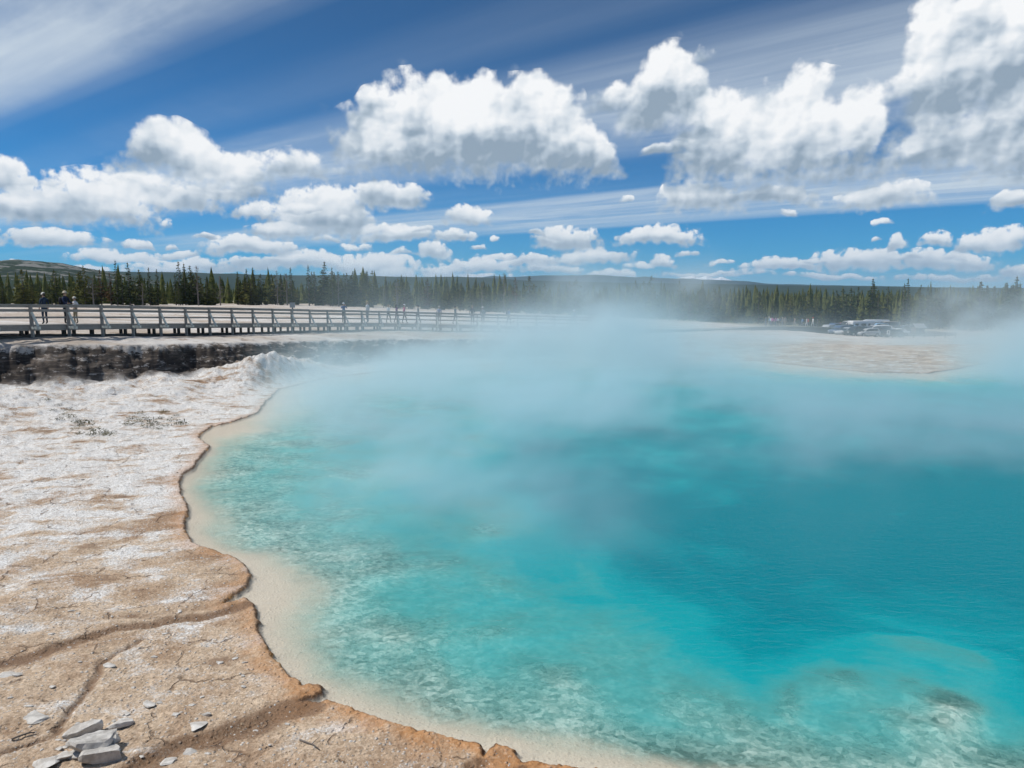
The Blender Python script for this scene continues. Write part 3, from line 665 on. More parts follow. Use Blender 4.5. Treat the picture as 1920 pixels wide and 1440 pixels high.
def crown_mesh(name, h, r, seed, mat, bottom=0.10, taper=0.8, fill=1.0, whorls=22, clump=0.42, lump=0.3):
    rn = random.Random(seed); mb = MB()
    lop = [rn.uniform(0.7, 1.2) for _ in range(8)]
    for w in range(whorls):
        t = w / (whorls - 1); z = h * (bottom + (1 - bottom) * t)
        rr = r * ((1 - t) ** taper) * (0.45 + 0.55 * min(1, t / 0.18 + 0.25)) * rn.uniform(1 - lump, 1 + lump * 0.6) + 0.05
        nb = max(3, int((5 + 6 * (1 - t)) * fill))
        for b in range(nb):
            if rn.random() < 0.12: continue
            a = rn.uniform(0, 2 * math.pi); L = rr * rn.uniform(0.55, 1.1) * lop[int(a / 6.2832 * 8) % 8]
            droop = rn.uniform(-0.45, 0.05)
            n = max(1, int(L / (clump * 0.55)))
            for k in range(n):
                u = (k + rn.uniform(0.4, 1.0)) / n
                c = Vector((math.cos(a) * L * u, math.sin(a) * L * u, z + droop * L * u + 0.10 * L * u * u))
                s = clump * rn.uniform(0.6, 1.15) * (0.55 + 0.45 * (1 - t)) * (0.75 + 0.4 * (1 - u))
                for q in range(2):
                    d1 = Vector((math.cos(a + rn.uniform(-0.8, 0.8)), math.sin(a + rn.uniform(-0.8, 0.8)), rn.uniform(-0.5, 0.35))).normalized()
                    d2 = d1.cross(Vector((rn.uniform(-1, 1), rn.uniform(-1, 1), rn.uniform(0.2, 1)))).normalized()
                    mb.poly([c - d1 * s * 0.5, c + d2 * s * 0.36, c + d1 * s * 0.62, c - d2 * s * 0.33 + Vector((0, 0, -0.08 * s))])
    tip = Vector((0, 0, h))
    for q in range(4):
        a = q * 1.57; mb.poly([tip + Vector((0, 0, 0.05 * h)), tip + Vector((math.cos(a) * 0.09, math.sin(a) * 0.09, -0.06 * h)), tip + Vector((-math.sin(a) * 0.09, math.cos(a) * 0.09, -0.1 * h))])
    return mb.mesh(name, mat, 'raw')
def trunk_mesh(name, h, r, mat, seed, limbs=0):
    rn = random.Random(seed); mb = MB()
    n = 7; pts = [(rn.uniform(-1, 1) * 0.012 * h * i / n, rn.uniform(-1, 1) * 0.012 * h * i / n, h * i / n - (0.4 if i == 0 else 0)) for i in range(n + 1)]
    mb.tube(pts, [r * (1 - 0.88 * i / n) for i in range(n + 1)], 6)
    for k in range(limbs):
        z = h * rn.uniform(0.25, 0.97); a = rn.uniform(0, 6.283); L = r * rn.uniform(4, 11) * (1.25 - z / h)
        p0 = Vector((0, 0, z)); p1 = p0 + Vector((math.cos(a) * L, math.sin(a) * L, L * rn.uniform(-0.25, 0.5))); p2 = p1 + Vector((math.cos(a) * L * 0.4, math.sin(a) * L * 0.4, L * 0.35))
        mb.tube([p0, p1, p2], [r * 0.28, r * 0.16, r * 0.05], 4)
    return mb.mesh(name, mat)
KIND = {}
def tree_kind(key, name, crowns, h, tr, tmat, limbs=0):
    KIND[key] = (name, crowns, trunk_mesh('trunk', h, tr, tmat, hash(key) % 99, limbs), h)
tree_kind('spire', 'pine_tree', [crown_mesh('crown', 10, 1.5, 1, LEAF_DK, 0.08, 0.75, 1.15, 26, 0.72), crown_mesh('crown', 10, 1.25, 2, LEAF_DK, 0.10, 0.6, 1.0, 26, 0.68, 0.5)], 10, 0.15, BARK)
tree_kind('pine', 'pine_tree', [crown_mesh('crown', 8, 2.0, 3, LEAF, 0.05, 0.6, 1.25, 22, 0.85, 0.4), crown_mesh('crown', 8, 1.7, 4, LEAF, 0.08, 0.5, 1.15, 22, 0.8, 0.45), crown_mesh('crown', 8, 2.1, 5, LEAF_DK, 0.04, 0.7, 1.25, 22, 0.85, 0.35), crown_mesh('crown', 8, 1.8, 9, LEAF_DK, 0.12, 0.45, 1.0, 20, 0.8, 0.55)], 8, 0.14, BARK)
tree_kind('young', 'young_pine', [crown_mesh('crown', 4, 1.5, 6, LEAF, 0.0, 0.7, 1.4, 14, 0.75, 0.35), crown_mesh('crown', 4, 1.3, 7, LEAF, 0.0, 0.6, 1.3, 14, 0.7, 0.45)], 4, 0.08, BARK)
tree_kind('rusty', 'pine_tree', [crown_mesh('crown', 8, 1.3, 8, LEAF_DRY, 0.16, 0.6, 0.8, 20, 0.7, 0.5)], 8, 0.13, BARK, 14)
tree_kind('snag', 'dead_tree', [], 8, 0.15, DEADW, 46)
def add_tree(key, x, y, h, label, group, variant=None, z=None):
    name, crowns, tme, h0 = KIND[key]
    zz = zat(x, y) if z is None else z
    o = empty(name, (x, y, zz), random.uniform(0, 6.28), label, 'dead tree' if key == 'snag' else 'tree', group)
    s = h / h0; w = s ** 0.65 * random.uniform(0.85, 1.45)
    put('trunk', tme, o, (0, 0, 0), (0, 0, 0), (w, w, s))
    if crowns:
        put('crown', crowns[random.randrange(len(crowns)) if variant is None else variant % len(crowns)], o, (0, 0, 0), (0, 0, 0), (w, w, s))
    return o
def front_dist(x):                      # how far off the wood's edge stands, by photo column
    return np.interp(x, [-60, 0, 130, 300, 700, 1100, 1300, 1450, 1580, 1700, 1920], [185, 180, 160, 150, 150, 160, 175, 200, 225, 205, 190])
def at_col(x, dist):
    d = ray(x, 600); k = dist / math.hypot(d.x, d.y); return d.x * k, d.y * k
def h_to(x, ytop, X, Y):                # height of a tree whose tip shows at a photo point
    d = ray(x, ytop); t = math.hypot(X, Y) / math.hypot(d.x, d.y); return EYE.z + d.z * t - zat(X, Y)
SPIRES = [(48, 507, 'pine'), (108, 506, 'pine'), (163, 500, 'pine'), (193, 507, 'rusty'), (223, 490, 'spire'), (246, 494, 'spire'), (266, 507, 'pine'), (284, 503, 'spire'), (299, 506, 'spire'), (340, 492, 'spire'), (350, 496, 'spire'), (361, 500, 'pine'), (372, 512, 'pine'), (449, 511, 'spire'), (466, 506, 'spire'), (478, 503, 'spire'), (492, 515, 'pine'), (548, 503, 'spire'), (581, 499, 'spire'), (592, 511, 'spire'), (607, 507, 'pine'), (625, 503, 'spire'), (636, 511, 'spire'), (652, 513, 'spire'), (664, 510, 'pine'), (691, 510, 'spire'), (700, 509, 'pine'), (725, 519, 'spire'), (966, 521, 'rusty'), (992, 519, 'pine'), (1079, 526, 'pine'), (1310, 545, 'pine')]
where = lambda x: 'left part of the far wood' if x < 420 else 'middle of the far wood' if x < 780 else 'steamy right part of the far wood'
for i, (x, y, k) in enumerate(SPIRES):
    X, Y = at_col(x, front_dist(x) + random.uniform(0, 8)); h = h_to(x, y, X, Y)
    word = {'spire': 'tall narrow dark conifer above its neighbours, ', 'pine': 'tall bushy green conifer standing out, ', 'rusty': 'rust brown thinning conifer in the '}[k]
    add_tree(k, X, Y, h, word + where(x), 'conifers of the far wood')
for i, (x, y) in enumerate([(374, 498), (415, 516), (522, 507), (540, 512), (636, 509), (720, 540), (904, 530), (945, 511), (270, 530), (178, 520), (415, 524), (745, 530), (1255, 556)]):
    X, Y = at_col(x, front_dist(x) - 2 + random.uniform(0, 5)); h = h_to(x, y, X, Y)
    add_tree('snag', X, Y, h, 'bare grey dead tree with thin branches, ' + where(x), 'dead trees of the far wood')
n_tree = 0
while n_tree < 255:
    x = random.uniform(-30, 1950)
    if x < 60 and random.random() < 0.6: continue
    if 85 < x < 100 or 115 < x < 150 and random.random() < 0.6: continue
    right = x > 1580
    X, Y = at_col(x, front_dist(x) + abs(random.gauss(0, 12)) + 1)
    ytop = np.interp(x, [0, 150, 300, 500, 700, 800, 1000, 1200, 1400, 1560, 1640, 1700, 1800, 1860, 1950], [536, 532, 522, 520, 520, 534, 541, 546, 550, 556, 550, 546, 540, 532, 532]) + random.gauss(0, 8) + 16 * math.sin(x * 0.021 + 1.3) * math.sin(x * 0.0083)
    h = max(2.2, h_to(x, ytop, X, Y))
    if right:
        k = random.choice(['spire', 'pine', 'spire']); lab = ['narrow dark conifer on the rise at the right behind the steam', 'bushy dark conifer on the rise at the right behind the steam'][k == 'pine']
    elif h < 4.2 or random.random() < 0.22:
        k = 'young'; h = min(h, random.uniform(2.2, 4.2)); lab = 'low bushy young conifer at the edge of the ' + where(x)
    else:
        k = random.choice(['pine', 'pine', 'pine', 'spire', 'spire', 'rusty' if random.random() < 0.35 else 'pine'])
        lab = {'pine': 'mid-height bushy conifer in the dense ', 'spire': 'slim mid-height conifer in the dense ', 'rusty': 'brownish half-dry conifer in the dense '}[k] + where(x)
    add_tree(k, X, Y, h, lab, 'conifers of the far wood'); n_tree += 1
# the wood behind its front rank: nobody could count it
def forest(name, n, az0, az1, d0, d1, hmin, hmax, mat, seed, zfun):
    rn = random.Random(seed); mb = MB()
    for i in range(n):
        a = rn.uniform(az0, az1); d = d0 + (d1 - d0) * rn.random() ** 1.3
        x0 = 960 + F * math.tan(a) * 0.98
        d = max(d, float(front_dist(x0)) + 12 + rn.random() * 60) if d0 < 400 else d
        X, Y = d * math.sin(a), d * math.cos(a); z = zfun(X, Y); h = rn.uniform(hmin, hmax) * rn.uniform(0.8, 1.15); r = h * rn.uniform(0.13, 0.2)
        lv = 4 if d < 400 else 3
        for L in range(lv):
            zb = z + h * (0.06 + 0.9 * L / lv); zt = z + h * min(1.02, (L + 1.75) / lv); rr = r * (1 - 0.8 * L / lv)
            ph = rn.uniform(0, 6.28); k = 6
            ring = [(X + math.cos(ph + j * 6.283 / k) * rr * rn.uniform(0.6, 1.2), Y + math.sin(ph + j * 6.283 / k) * rr * rn.uniform(0.6, 1.2), zb - rn.uniform(0, 0.08) * h) for j in range(k)]
            b = len(mb.v); mb.v += ring + [(X + rn.uniform(-.2, .2), Y + rn.uniform(-.2, .2), zt)]
            for j in range(k): mb.f.append((b + j, b + (j + 1) % k, b + k)); mb.mi.append(0)
    o = mb.build(name, mat); return tag(o, 'dense dark conifer wood stretching away behind the front rank of trees', 'forest', None, 'stuff')
_fz = {}
def flat_far(X, Y):
    d = math.hypot(X, Y); return float(np.interp(d, [150, 300, 900], [1.0, -1.0, -3.0])) if X < 0 else float(np.interp(d, [150, 300, 900], [-2.0, -3.2, -4.0]))
forest('forest', 5200, R(-44), R(42), 160, 900, 6.0, 10.5, LEAF_DK, 5, flat_far)

# ------------------------------------------------------------------ the boardwalk
WOOD = surf('weathered_wood', lambda g, p: g.mix(g.noise(g.v('MULTIPLY', p, (1, 1, 6)), 3.0, 5, 0.65), (0.17, 0.16, 0.145), (0.42, 0.40, 0.365)), 0.9, 0.2)
WOOD_D = surf('dark_wood', lambda g, p: g.mix(g.noise(p, 3.0, 5, 0.65), (0.04, 0.036, 0.032), (0.11, 0.10, 0.088)), 0.9, 0.2)  # darkest wood tone, for piles, sills, edge boards, sign posts and fence
WOOD_L = surf('pale_wood', lambda g, p: g.mix(g.noise(p, 4.0, 4, 0.6), (0.50, 0.52, 0.46), (0.72, 0.74, 0.66)), 0.9, 0.2)  # palest wood tone, for braces and outriggers
PATH = [(-31.0, 27.0, 3.70), (-25.5, 37.5, 3.52), (-20.0, 50.0, 3.10), (-15.6, 58.2, 2.80), (-12.0, 62.4, 2.66), (-7.5, 64.6, 2.48), (-2.0, 66.2, 2.28), (4.0, 69.0, 2.02), (10.5, 73.0, 1.70)]
def resample(path, step):
    pts = [Vector(p) for p in path]
    # smooth the corners
    for _ in range(2):
        q = [pts[0]]
        for a, b in zip(pts, pts[1:]): q += [a.lerp(b, 0.25), a.lerp(b, 0.75)]
        pts = q + [pts[-1]]
    out = [pts[0]]; acc = 0.0
    for a, b in zip(pts, pts[1:]):
        L = (b - a).length; s = step - acc
        while s <= L: out.append(a.lerp(b, s / L)); s += step
        acc = (acc + L) % step
    return out
def build_boardwalk():
    root = empty('boardwalk', PATH[1], 0, 'long weathered grey boardwalk with railing along the crater rim', 'boardwalk')
    inv = -Vector(PATH[1])
    def fin(mb, name, mat): o = mb.build(name, mat, root); o.location = inv; return o
    st_ = resample(PATH, 1.9); n = len(st_)
    side = []
    for i in range(n):
        d = (st_[min(i + 1, n - 1)] - st_[max(i - 1, 0)]); d.z = 0; d.normalize(); side.append(Vector((d.y, -d.x, 0)))
    W = 1.15                                              # half the deck's width
    deck = MB(); planks = resample(PATH, 0.16)
    rn = random.Random(3)
    for i in range(len(planks) - 1):
        a, b = planks[i], planks[i + 1]; d = (b - a).normalized(); s = Vector((d.y, -d.x, 0)).normalized(); m = (a + b) / 2
        deck.bar(m - s * (W + rn.uniform(0, .03)), m + s * (W + rn.uniform(0, .03)), 0.145, 0.05)
    fin(deck, 'deck', WOOD)
    string = MB()
    for i in range(n - 1):
        for k in (-0.95, 0.0, 1.0):
            string.bar(st_[i] + side[i] * W * k + Vector((0, 0, -0.155)), st_[i + 1] + side[i + 1] * W * k + Vector((0, 0, -0.155)), 0.08, 0.25)
    fin(string, 'stringer', WOOD)
    sill = MB()
    for i in range(n - 1):
        p = st_[i] + side[i] * 1.02; q = st_[i + 1] + side[i + 1] * 1.02
        zg, zq = zat(p.x, p.y), zat(q.x, q.y)
        sill.bar((p.x, p.y, zg + 0.03), (q.x, q.y, zq + 0.03), 0.2, 0.17)
        for k in range(3):
            t = (k + 0.5) / 3 + rn.uniform(-.08, .08); r_ = p.lerp(q, t); zz = zg + (zq - zg) * t
            if k == 1: r_ = r_ - side[i] * 1.9; zz = zat(r_.x, r_.y)
            pile = MB(); pile.bar((r_.x, r_.y, zz - 0.1), (r_.x, r_.y, r_.z - 0.28), 0.14, 0.14); fin(pile, 'pile', WOOD_D)
    fin(sill, 'sill_beam', WOOD_D)
    rails = [MB() for _ in range(3)]
    for i in range(n - 1):
        a = st_[i] + side[i] * (W + 0.02); b = st_[i + 1] + side[i + 1] * (W + 0.02)
        j = Vector((0, 0, rn.uniform(-.012, .012)))
        rails[0].bar(a + Vector((0, 0, 1.06)) + j, b + Vector((0, 0, 1.06)) + j, 0.15, 0.055); rails[0].bar(a + Vector((0, 0, 0.975)) + j, b + Vector((0, 0, 0.975)) + j, 0.05, 0.115)
        rails[1].bar(a + Vector((0, 0, 0.76)), b + Vector((0, 0, 0.76)), 0.05, 0.14)
        rails[2].bar(a + Vector((0, 0, 0.40)), b + Vector((0, 0, 0.40)), 0.05, 0.10)
    for r_ in rails: fin(r_, 'rail', WOOD)
    for i in range(n):
        p = st_[i] + side[i] * (W + 0.10); zg = zat(p.x, p.y)
        m = MB(); m.bar((p.x, p.y, zg - 0.15), (p.x, p.y, p.z + 1.03), 0.13, 0.13); fin(m, 'post', WOOD)
        o_ = p + side[i] * 0.52
        m = MB(); m.bar(p + side[i] * 0.06 + Vector((0, 0, 0.66)), o_ + Vector((0, 0, -0.06)), 0.10, 0.075); fin(m, 'brace', WOOD_L)
        m = MB(); m.bar(p - side[i] * 0.4 + Vector((0, 0, -0.13)), o_ + side[i] * 0.12 + Vector((0, 0, -0.13)), 0.12, 0.13); fin(m, 'outrigger', WOOD_L)
    return st_, side
STN, SIDE = build_boardwalk()
# the low walkway without a railing that carries on to the car park
def build_walkway():
    pts = [(10.5, 73.0, 1.70), (17.0, 82.0, 1.05), (28.0, 100.0, 0.35), (38.0, 116.0, -0.05), (46.5, 129.0, -0.45), (54.0, 134.0, -0.75), (61.5, 137.0, -1.05)]
    root = empty('walkway', pts[3], 0, 'low grey plank walkway without railing leading to the far car park', 'walkway')
    inv = -Vector(pts[3]); q = resample(pts, 0.3); dk = MB(); ed = MB()
    for i in range(len(q) - 1):
        a, b = q[i], q[i + 1]; d = (b - a).normalized(); s = Vector((d.y, -d.x, 0)).normalized(); m = (a + b) / 2
        dk.bar(m - s * 1.3, m + s * 1.3, 0.285, 0.06)
    q = resample(pts, 2.0)
    for i in range(len(q) - 1):
        a, b = q[i], q[i + 1]; d = (b - a).normalized(); s = Vector((d.y, -d.x, 0)).normalized()
        h = 0.35 + 1.1 * i / len(q)
        for k in (-1, 1): ed.bar(a + s * 1.33 * k - Vector((0, 0, h / 2)), b + s * 1.33 * k - Vector((0, 0, h / 2)), 0.06, h + 0.1)
    for mb, nm, mt in ((dk, 'deck', WOOD), (ed, 'edge_board', WOOD_D)): o = mb.build(nm, mt, root); o.location = inv
    return q
WALK = build_walkway()

# ------------------------------------------------------------------ people
SKIN = plain('skin', (0.50, 0.31, 0.22), 0.6, 0.08); HAIRD = plain('dark_hair', (0.035, 0.022, 0.015), 0.7); HAIRL = plain('light_hair', (0.30, 0.21, 0.11), 0.7); HAIRG = plain('grey_hair', (0.45, 0.43, 0.40), 0.7)
SHOE = plain('shoe_leather', (0.06, 0.05, 0.045), 0.7)
_cl = {}
def cloth(col):
    k = tuple(round(c, 3) for c in col)
    if k not in _cl: _cl[k] = plain('cloth_' + str(len(_cl)), k, 0.85, 0.12)
    return _cl[k]
def body_mesh(pose):
    J = {'pelvis': (0, 0, .95, .130), 'waist': (0, .005, 1.10, .120), 'chest': (0, .0, 1.30, .138), 'neckb': (0, -.005, 1.455, .065), 'neck': (0, .005, 1.52, .05), 'head': (0, .018, 1.60, .082), 'crown_': (0, .012, 1.685, .075), 'nose': (0, .112, 1.605, .014)}
    E = [('pelvis', 'waist'), ('waist', 'chest'), ('chest', 'neckb'), ('neckb', 'neck'), ('neck', 'head'), ('head', 'crown_'), ('head', 'nose')]
    for s, n in ((-1, 'l'), (1, 'r')):
        J['sh' + n] = (s * .165, 0, 1.40, .062); E += [('chest', 'sh' + n)]
        el, wr, hd = {'stand': ((.235, -.03, 1.12), (.24, .05, .88), (.235, .08, .79)), 'walk': ((.23, -.10 * s - .02, 1.12), (.235, -.14 * s + .06, .89), (.23, -.15 * s + .09, .80)),
                      'lean': ((.235, .10, 1.16), (.16, .32, 1.10), (.10, .39, 1.10)), 'photo': ((.25, .14, 1.24), (.10, .22, 1.50), (.06, .21, 1.58)), 'bag': ((.25, -.06, 1.14), (.15, .12, 1.05), (.10, .19, 1.04))}[pose]
        J['el' + n] = (s * el[0], el[1], el[2], .042); J['wr' + n] = (s * wr[0], wr[1], wr[2], .029); J['hd' + n] = (s * hd[0], hd[1], hd[2], .034)
        E += [('sh' + n, 'el' + n), ('el' + n, 'wr' + n), ('wr' + n, 'hd' + n)]
        st = .20 * s if pose == 'walk' else .02 * s
        J['hip' + n] = (s * .088, 0, .90, .092); J['kn' + n] = (s * .10, st * .55 + .03, .50, .058); J['an' + n] = (s * .105, st - .02, .09, .042); J['toe' + n] = (s * .115, st + .13, .035, .034)
        E += [('pelvis', 'hip' + n), ('hip' + n, 'kn' + n), ('kn' + n, 'an' + n), ('an' + n, 'toe' + n)]
    names = list(J); ix = {n: i for i, n in enumerate(names)}
    me = bpy.data.meshes.new('body'); me.from_pydata([J[n][:3] for n in names], [(ix[a], ix[b]) for a, b in E], [])
    o = bpy.data.objects.new('body', me); C.objects.link(o)
    o.modifiers.new('s', 'SKIN'); sk = me.skin_vertices[0].data
    for n in names: sk[ix[n]].radius = (J[n][3],) * 2; sk[ix[n]].use_root = n == 'pelvis'
    sk[ix['chest']].radius = (.15, .11); sk[ix['pelvis']].radius = (.14, .115); sk[ix['waist']].radius = (.13, .10)
    sb = o.modifiers.new('b', 'SUBSURF'); sb.levels = sb.render_levels = 1
    dg = bpy.context.evaluated_depsgraph_get(); out = bpy.data.meshes.new_from_object(o.evaluated_get(dg))
    bpy.data.objects.remove(o)
    for k in range(4): out.materials.append(SKIN)         # 0 skin, 1 shirt, 2 trousers, 3 shoes
    P = {n: Vector(J[n][:3]) for n in names}
    zone = {}
    for a, b in E:
        if a in ('pelvis',) and b == 'waist' or a.startswith('waist') or a == 'chest': zone[(a, b)] = 1
        elif a.startswith('sh'): zone[(a, b)] = 1
        elif a.startswith('el'): zone[(a, b)] = 4
        elif a.startswith('hip') or a == 'pelvis' or a.startswith('kn'): zone[(a, b)] = 2
        elif a.startswith('an'): zone[(a, b)] = 3
        else: zone[(a, b)] = 0
    for f in out.polygons:
        c = f.center; best = None
        for a, b in E:
            pa, pb = P[a], P[b]; d = pb - pa; t = max(0, min(1, (c - pa).dot(d) / d.length_squared)); q = (c - pa - d * t).length - 0.02 * (a == 'chest')
            if best is None or q < best[0]: best = (q, a, b, t)
        zn = zone[best[1:3]]
        if best[1] == 'pelvis' and best[2] == 'waist' and c.z < 0.99: zn = 2
        if zn == 4: zn = 1 if best[3] < 0.75 else 0
        if best[1] == 'chest' and best[2] == 'neckb' and c.z > 1.475: zn = 0
        f.material_index = zn; f.use_smooth = True
    return out
POSES = {k: body_mesh(k) for k in ('stand', 'walk', 'lean', 'photo', 'bag')}
def dome(name, r, z0, zs, mats, back=0.0, brim=None):
    mb = MB(); rings = []
    if brim: rings.append([(math.cos(a) * brim, math.sin(a) * brim * 1.1 + 0.015, z0 - 0.012) for a in np.linspace(0, 2 * math.pi, 15)[:-1]])
    for k in range(6):
        t = k / 5 * math.pi / 2 * 0.97
        rings.append([(math.cos(a) * r * math.cos(t), math.sin(a) * r * 1.12 * math.cos(t) + 0.012 - (back if math.sin(a) < 0.1 else 0) * 0.3, z0 + zs * math.sin(t) - (back * max(0, -math.sin(a)) * 1.0 if k == 0 else 0)) for a in np.linspace(0, 2 * math.pi, 15)[:-1]])
    mb.loft(rings); return mb.mesh(name, mats, True)
HAIR_ME = dome('hair', 0.094, 1.625, 0.125, HAIRD, 0.07); LONG_ME = dome('hair', 0.098, 1.62, 0.13, HAIRD, 0.22)
HAT_ME = dome('hat', 0.10, 1.655, 0.115, HAIRD, 0, 0.185); CAP_ME = dome('cap', 0.10, 1.65, 0.115, HAIRD, 0, 0.115)
def pack_mesh():
    mb = MB(); rings = []
    for z, w, d in ((1.02, .10, .06), (1.05, .14, .10), (1.22, .155, .12), (1.38, .14, .10), (1.44, .09, .05)):
        rings.append([(math.copysign(abs(math.cos(a)) ** 0.6, math.cos(a)) * w, -.20 + math.copysign(abs(math.sin(a)) ** 0.6, math.sin(a)) * d, z) for a in np.linspace(0, 2 * math.pi, 13)[:-1]])
    mb.loft(rings)
    for s in (-1, 1): mb.tube([(s * .09, -.12, 1.40), (s * .10, .02, 1.47), (s * .10, .14, 1.36), (s * .11, .12, 1.15), (s * .13, -.10, 1.08)], 0.016, 5)
    return mb.mesh('backpack', HAIRD, True)
PACK_ME = pack_mesh()
def own(o, mats):
    for i, m in enumerate(mats): o.material_slots[i].link = 'OBJECT'; o.material_slots[i].material = m
    return o
def person(loc, face, pose, shirt, legs, label, hair=HAIRD, hat=None, cap=None, pack=None, h=1.72, long=False, group='visitors on the boardwalk', shorts=False):
    o = empty('person', loc, face, label, 'person', group); o.scale = (h / 1.76,) * 3
    own(put('body', POSES[pose], o), [SKIN, cloth(shirt), cloth(legs), SHOE])
    own(put('hair', LONG_ME if long else HAIR_ME, o), [hair])
    if hat: own(put('hat', HAT_ME, o), [cloth(hat)])
    if cap: own(put('cap', CAP_ME, o), [cloth(cap)])
    if pack: own(put('backpack', PACK_ME, o), [cloth(pack)])
    return o
def on_deck(x):
    """the deck point seen in a photo column, and the heading of the walk there"""
    best = None
    for i in range(len(STN) - 1):
        for t in np.linspace(0, 1, 12):
            p = STN[i].lerp(STN[i + 1], t); px = 960 + F * p.x / (p.y * math.cos(R(PITCH)) - (p.z - 5) * math.sin(R(PITCH)))
            if best is None or abs(px - x) < best[0]: best = (abs(px - x), p.copy(), STN[i + 1] - STN[i])
    p, d = best[1], best[2]; p.z += 0.03; return p, math.atan2(-d.x, d.y)
def stroller(x, off, turn, *a, **k):
    p, hd = on_deck(x); s = Vector((math.cos(hd), math.sin(hd), 0)); return person(p + s * off, hd + turn, *a, **k)
NAVY, BLUE, WHITE, BLACK, PINK, GREY, KHAKI, JEANS, LB = (0.02, 0.03, 0.07), (0.03, 0.10, 0.30), (0.75, 0.75, 0.74), (0.025, 0.025, 0.03), (0.62, 0.14, 0.25), (0.25, 0.25, 0.26), (0.36, 0.30, 0.20), (0.06, 0.09, 0.16), (0.25, 0.42, 0.60)
PI = math.pi
stroller(112, 0.55, -PI / 2 + 0.3, 'lean', NAVY, BLACK, 'person in navy jacket and tan sun hat leaning at the left end of the railing', hat=(0.55, 0.48, 0.36), pack=BLACK, h=1.80)
stroller(82, 0.1, PI / 2, 'stand', (0.03, 0.05, 0.08), (0.03, 0.05, 0.08), 'person in dark clothes and pale cap beside the tan-hatted walker', cap=(0.7, 0.68, 0.62), h=1.70)
stroller(150, -0.2, PI, 'bag', WHITE, KHAKI, 'short person in white top and pale hat holding hands together', hat=(0.72, 0.66, 0.55), h=1.52, shorts=True)
stroller(645, 0.1, -PI / 2 - 0.4, 'photo', BLUE, BLACK, 'person in bright blue jacket raising a camera at the railing', cap=(0.6, 0.62, 0.65), h=1.70)
stroller(689, 0.1, PI / 2 + 0.5, 'stand', (0.62, 0.62, 0.64), (0.12, 0.14, 0.20), 'stout person in white shirt standing with brown hair at the railing', hair=HAIRL, h=1.86)
stroller(728, 0.0, 0.4, 'walk', (0.50, 0.55, 0.58), BLACK, 'person in pale grey top walking next to the pair in pink and purple', hair=HAIRL, h=1.62)
stroller(745, -0.3, 0.1, 'walk', (0.16, 0.05, 0.16), (0.10, 0.05, 0.09), 'person in dark purple clothes between the grey and the pink walker', h=1.66, long=True)
stroller(757, 0.3, -0.2, 'walk', PINK, BLACK, 'person in pink top and white hat on the boardwalk', hat=WHITE, h=1.70)
stroller(783, 0.0, PI, 'walk', (0.12, 0.14, 0.16), BLACK, 'dark-clothed person half lost in steam right of the pink walker', h=1.66)
stroller(822, 0.2, -PI / 2, 'stand', (0.42, 0.44, 0.56), GREY, 'person in pale lilac top behind thin steam', hair=HAIRG, h=1.66)
stroller(855, 0.0, 0.3, 'walk', (0.08, 0.12, 0.14), BLACK, 'person in dark teal top in the thickest steam by the railing', h=1.70)
stroller(886, 0.2, -PI / 2, 'stand', BLACK, (0.05, 0.06, 0.08), 'person in black jacket standing left of the white-hatted visitor', hair=HAIRL, h=1.80)
stroller(905, 0.1, PI / 2, 'bag', (0.10, 0.12, 0.13), BLACK, 'person with white hat and grey backpack at the railing', hat=WHITE, pack=(0.2, 0.22, 0.22), h=1.70)
stroller(953, 0.0, 0.2, 'walk', BLUE, BLACK, 'person in blue jacket walking alone, last before the steam bank', h=1.66, pack=NAVY)
stroller(1076, 0.0, PI, 'walk', (0.12, 0.2, 0.26), GREY, 'faint person with white hat deep inside the steam', hat=WHITE, h=1.75)
G2 = 'visitors on the far walkway'
def far_person(x, dz, off, *a, **k):
    d = ray(x, 612); best = min((abs(p.x / p.y - d.x / d.y), p) for p in WALK2)
    p = best[1]; v = Vector((d.x, d.y, 0)).normalized(); q = p + v * off
    return person((q.x, q.y, p.z + 0.03), *a, group=G2, **k)
WALK2 = [tuple(q) for q in resample([tuple(p) for p in WALK], 0.4)]; WALK2 = [Vector(p) for p in WALK2]
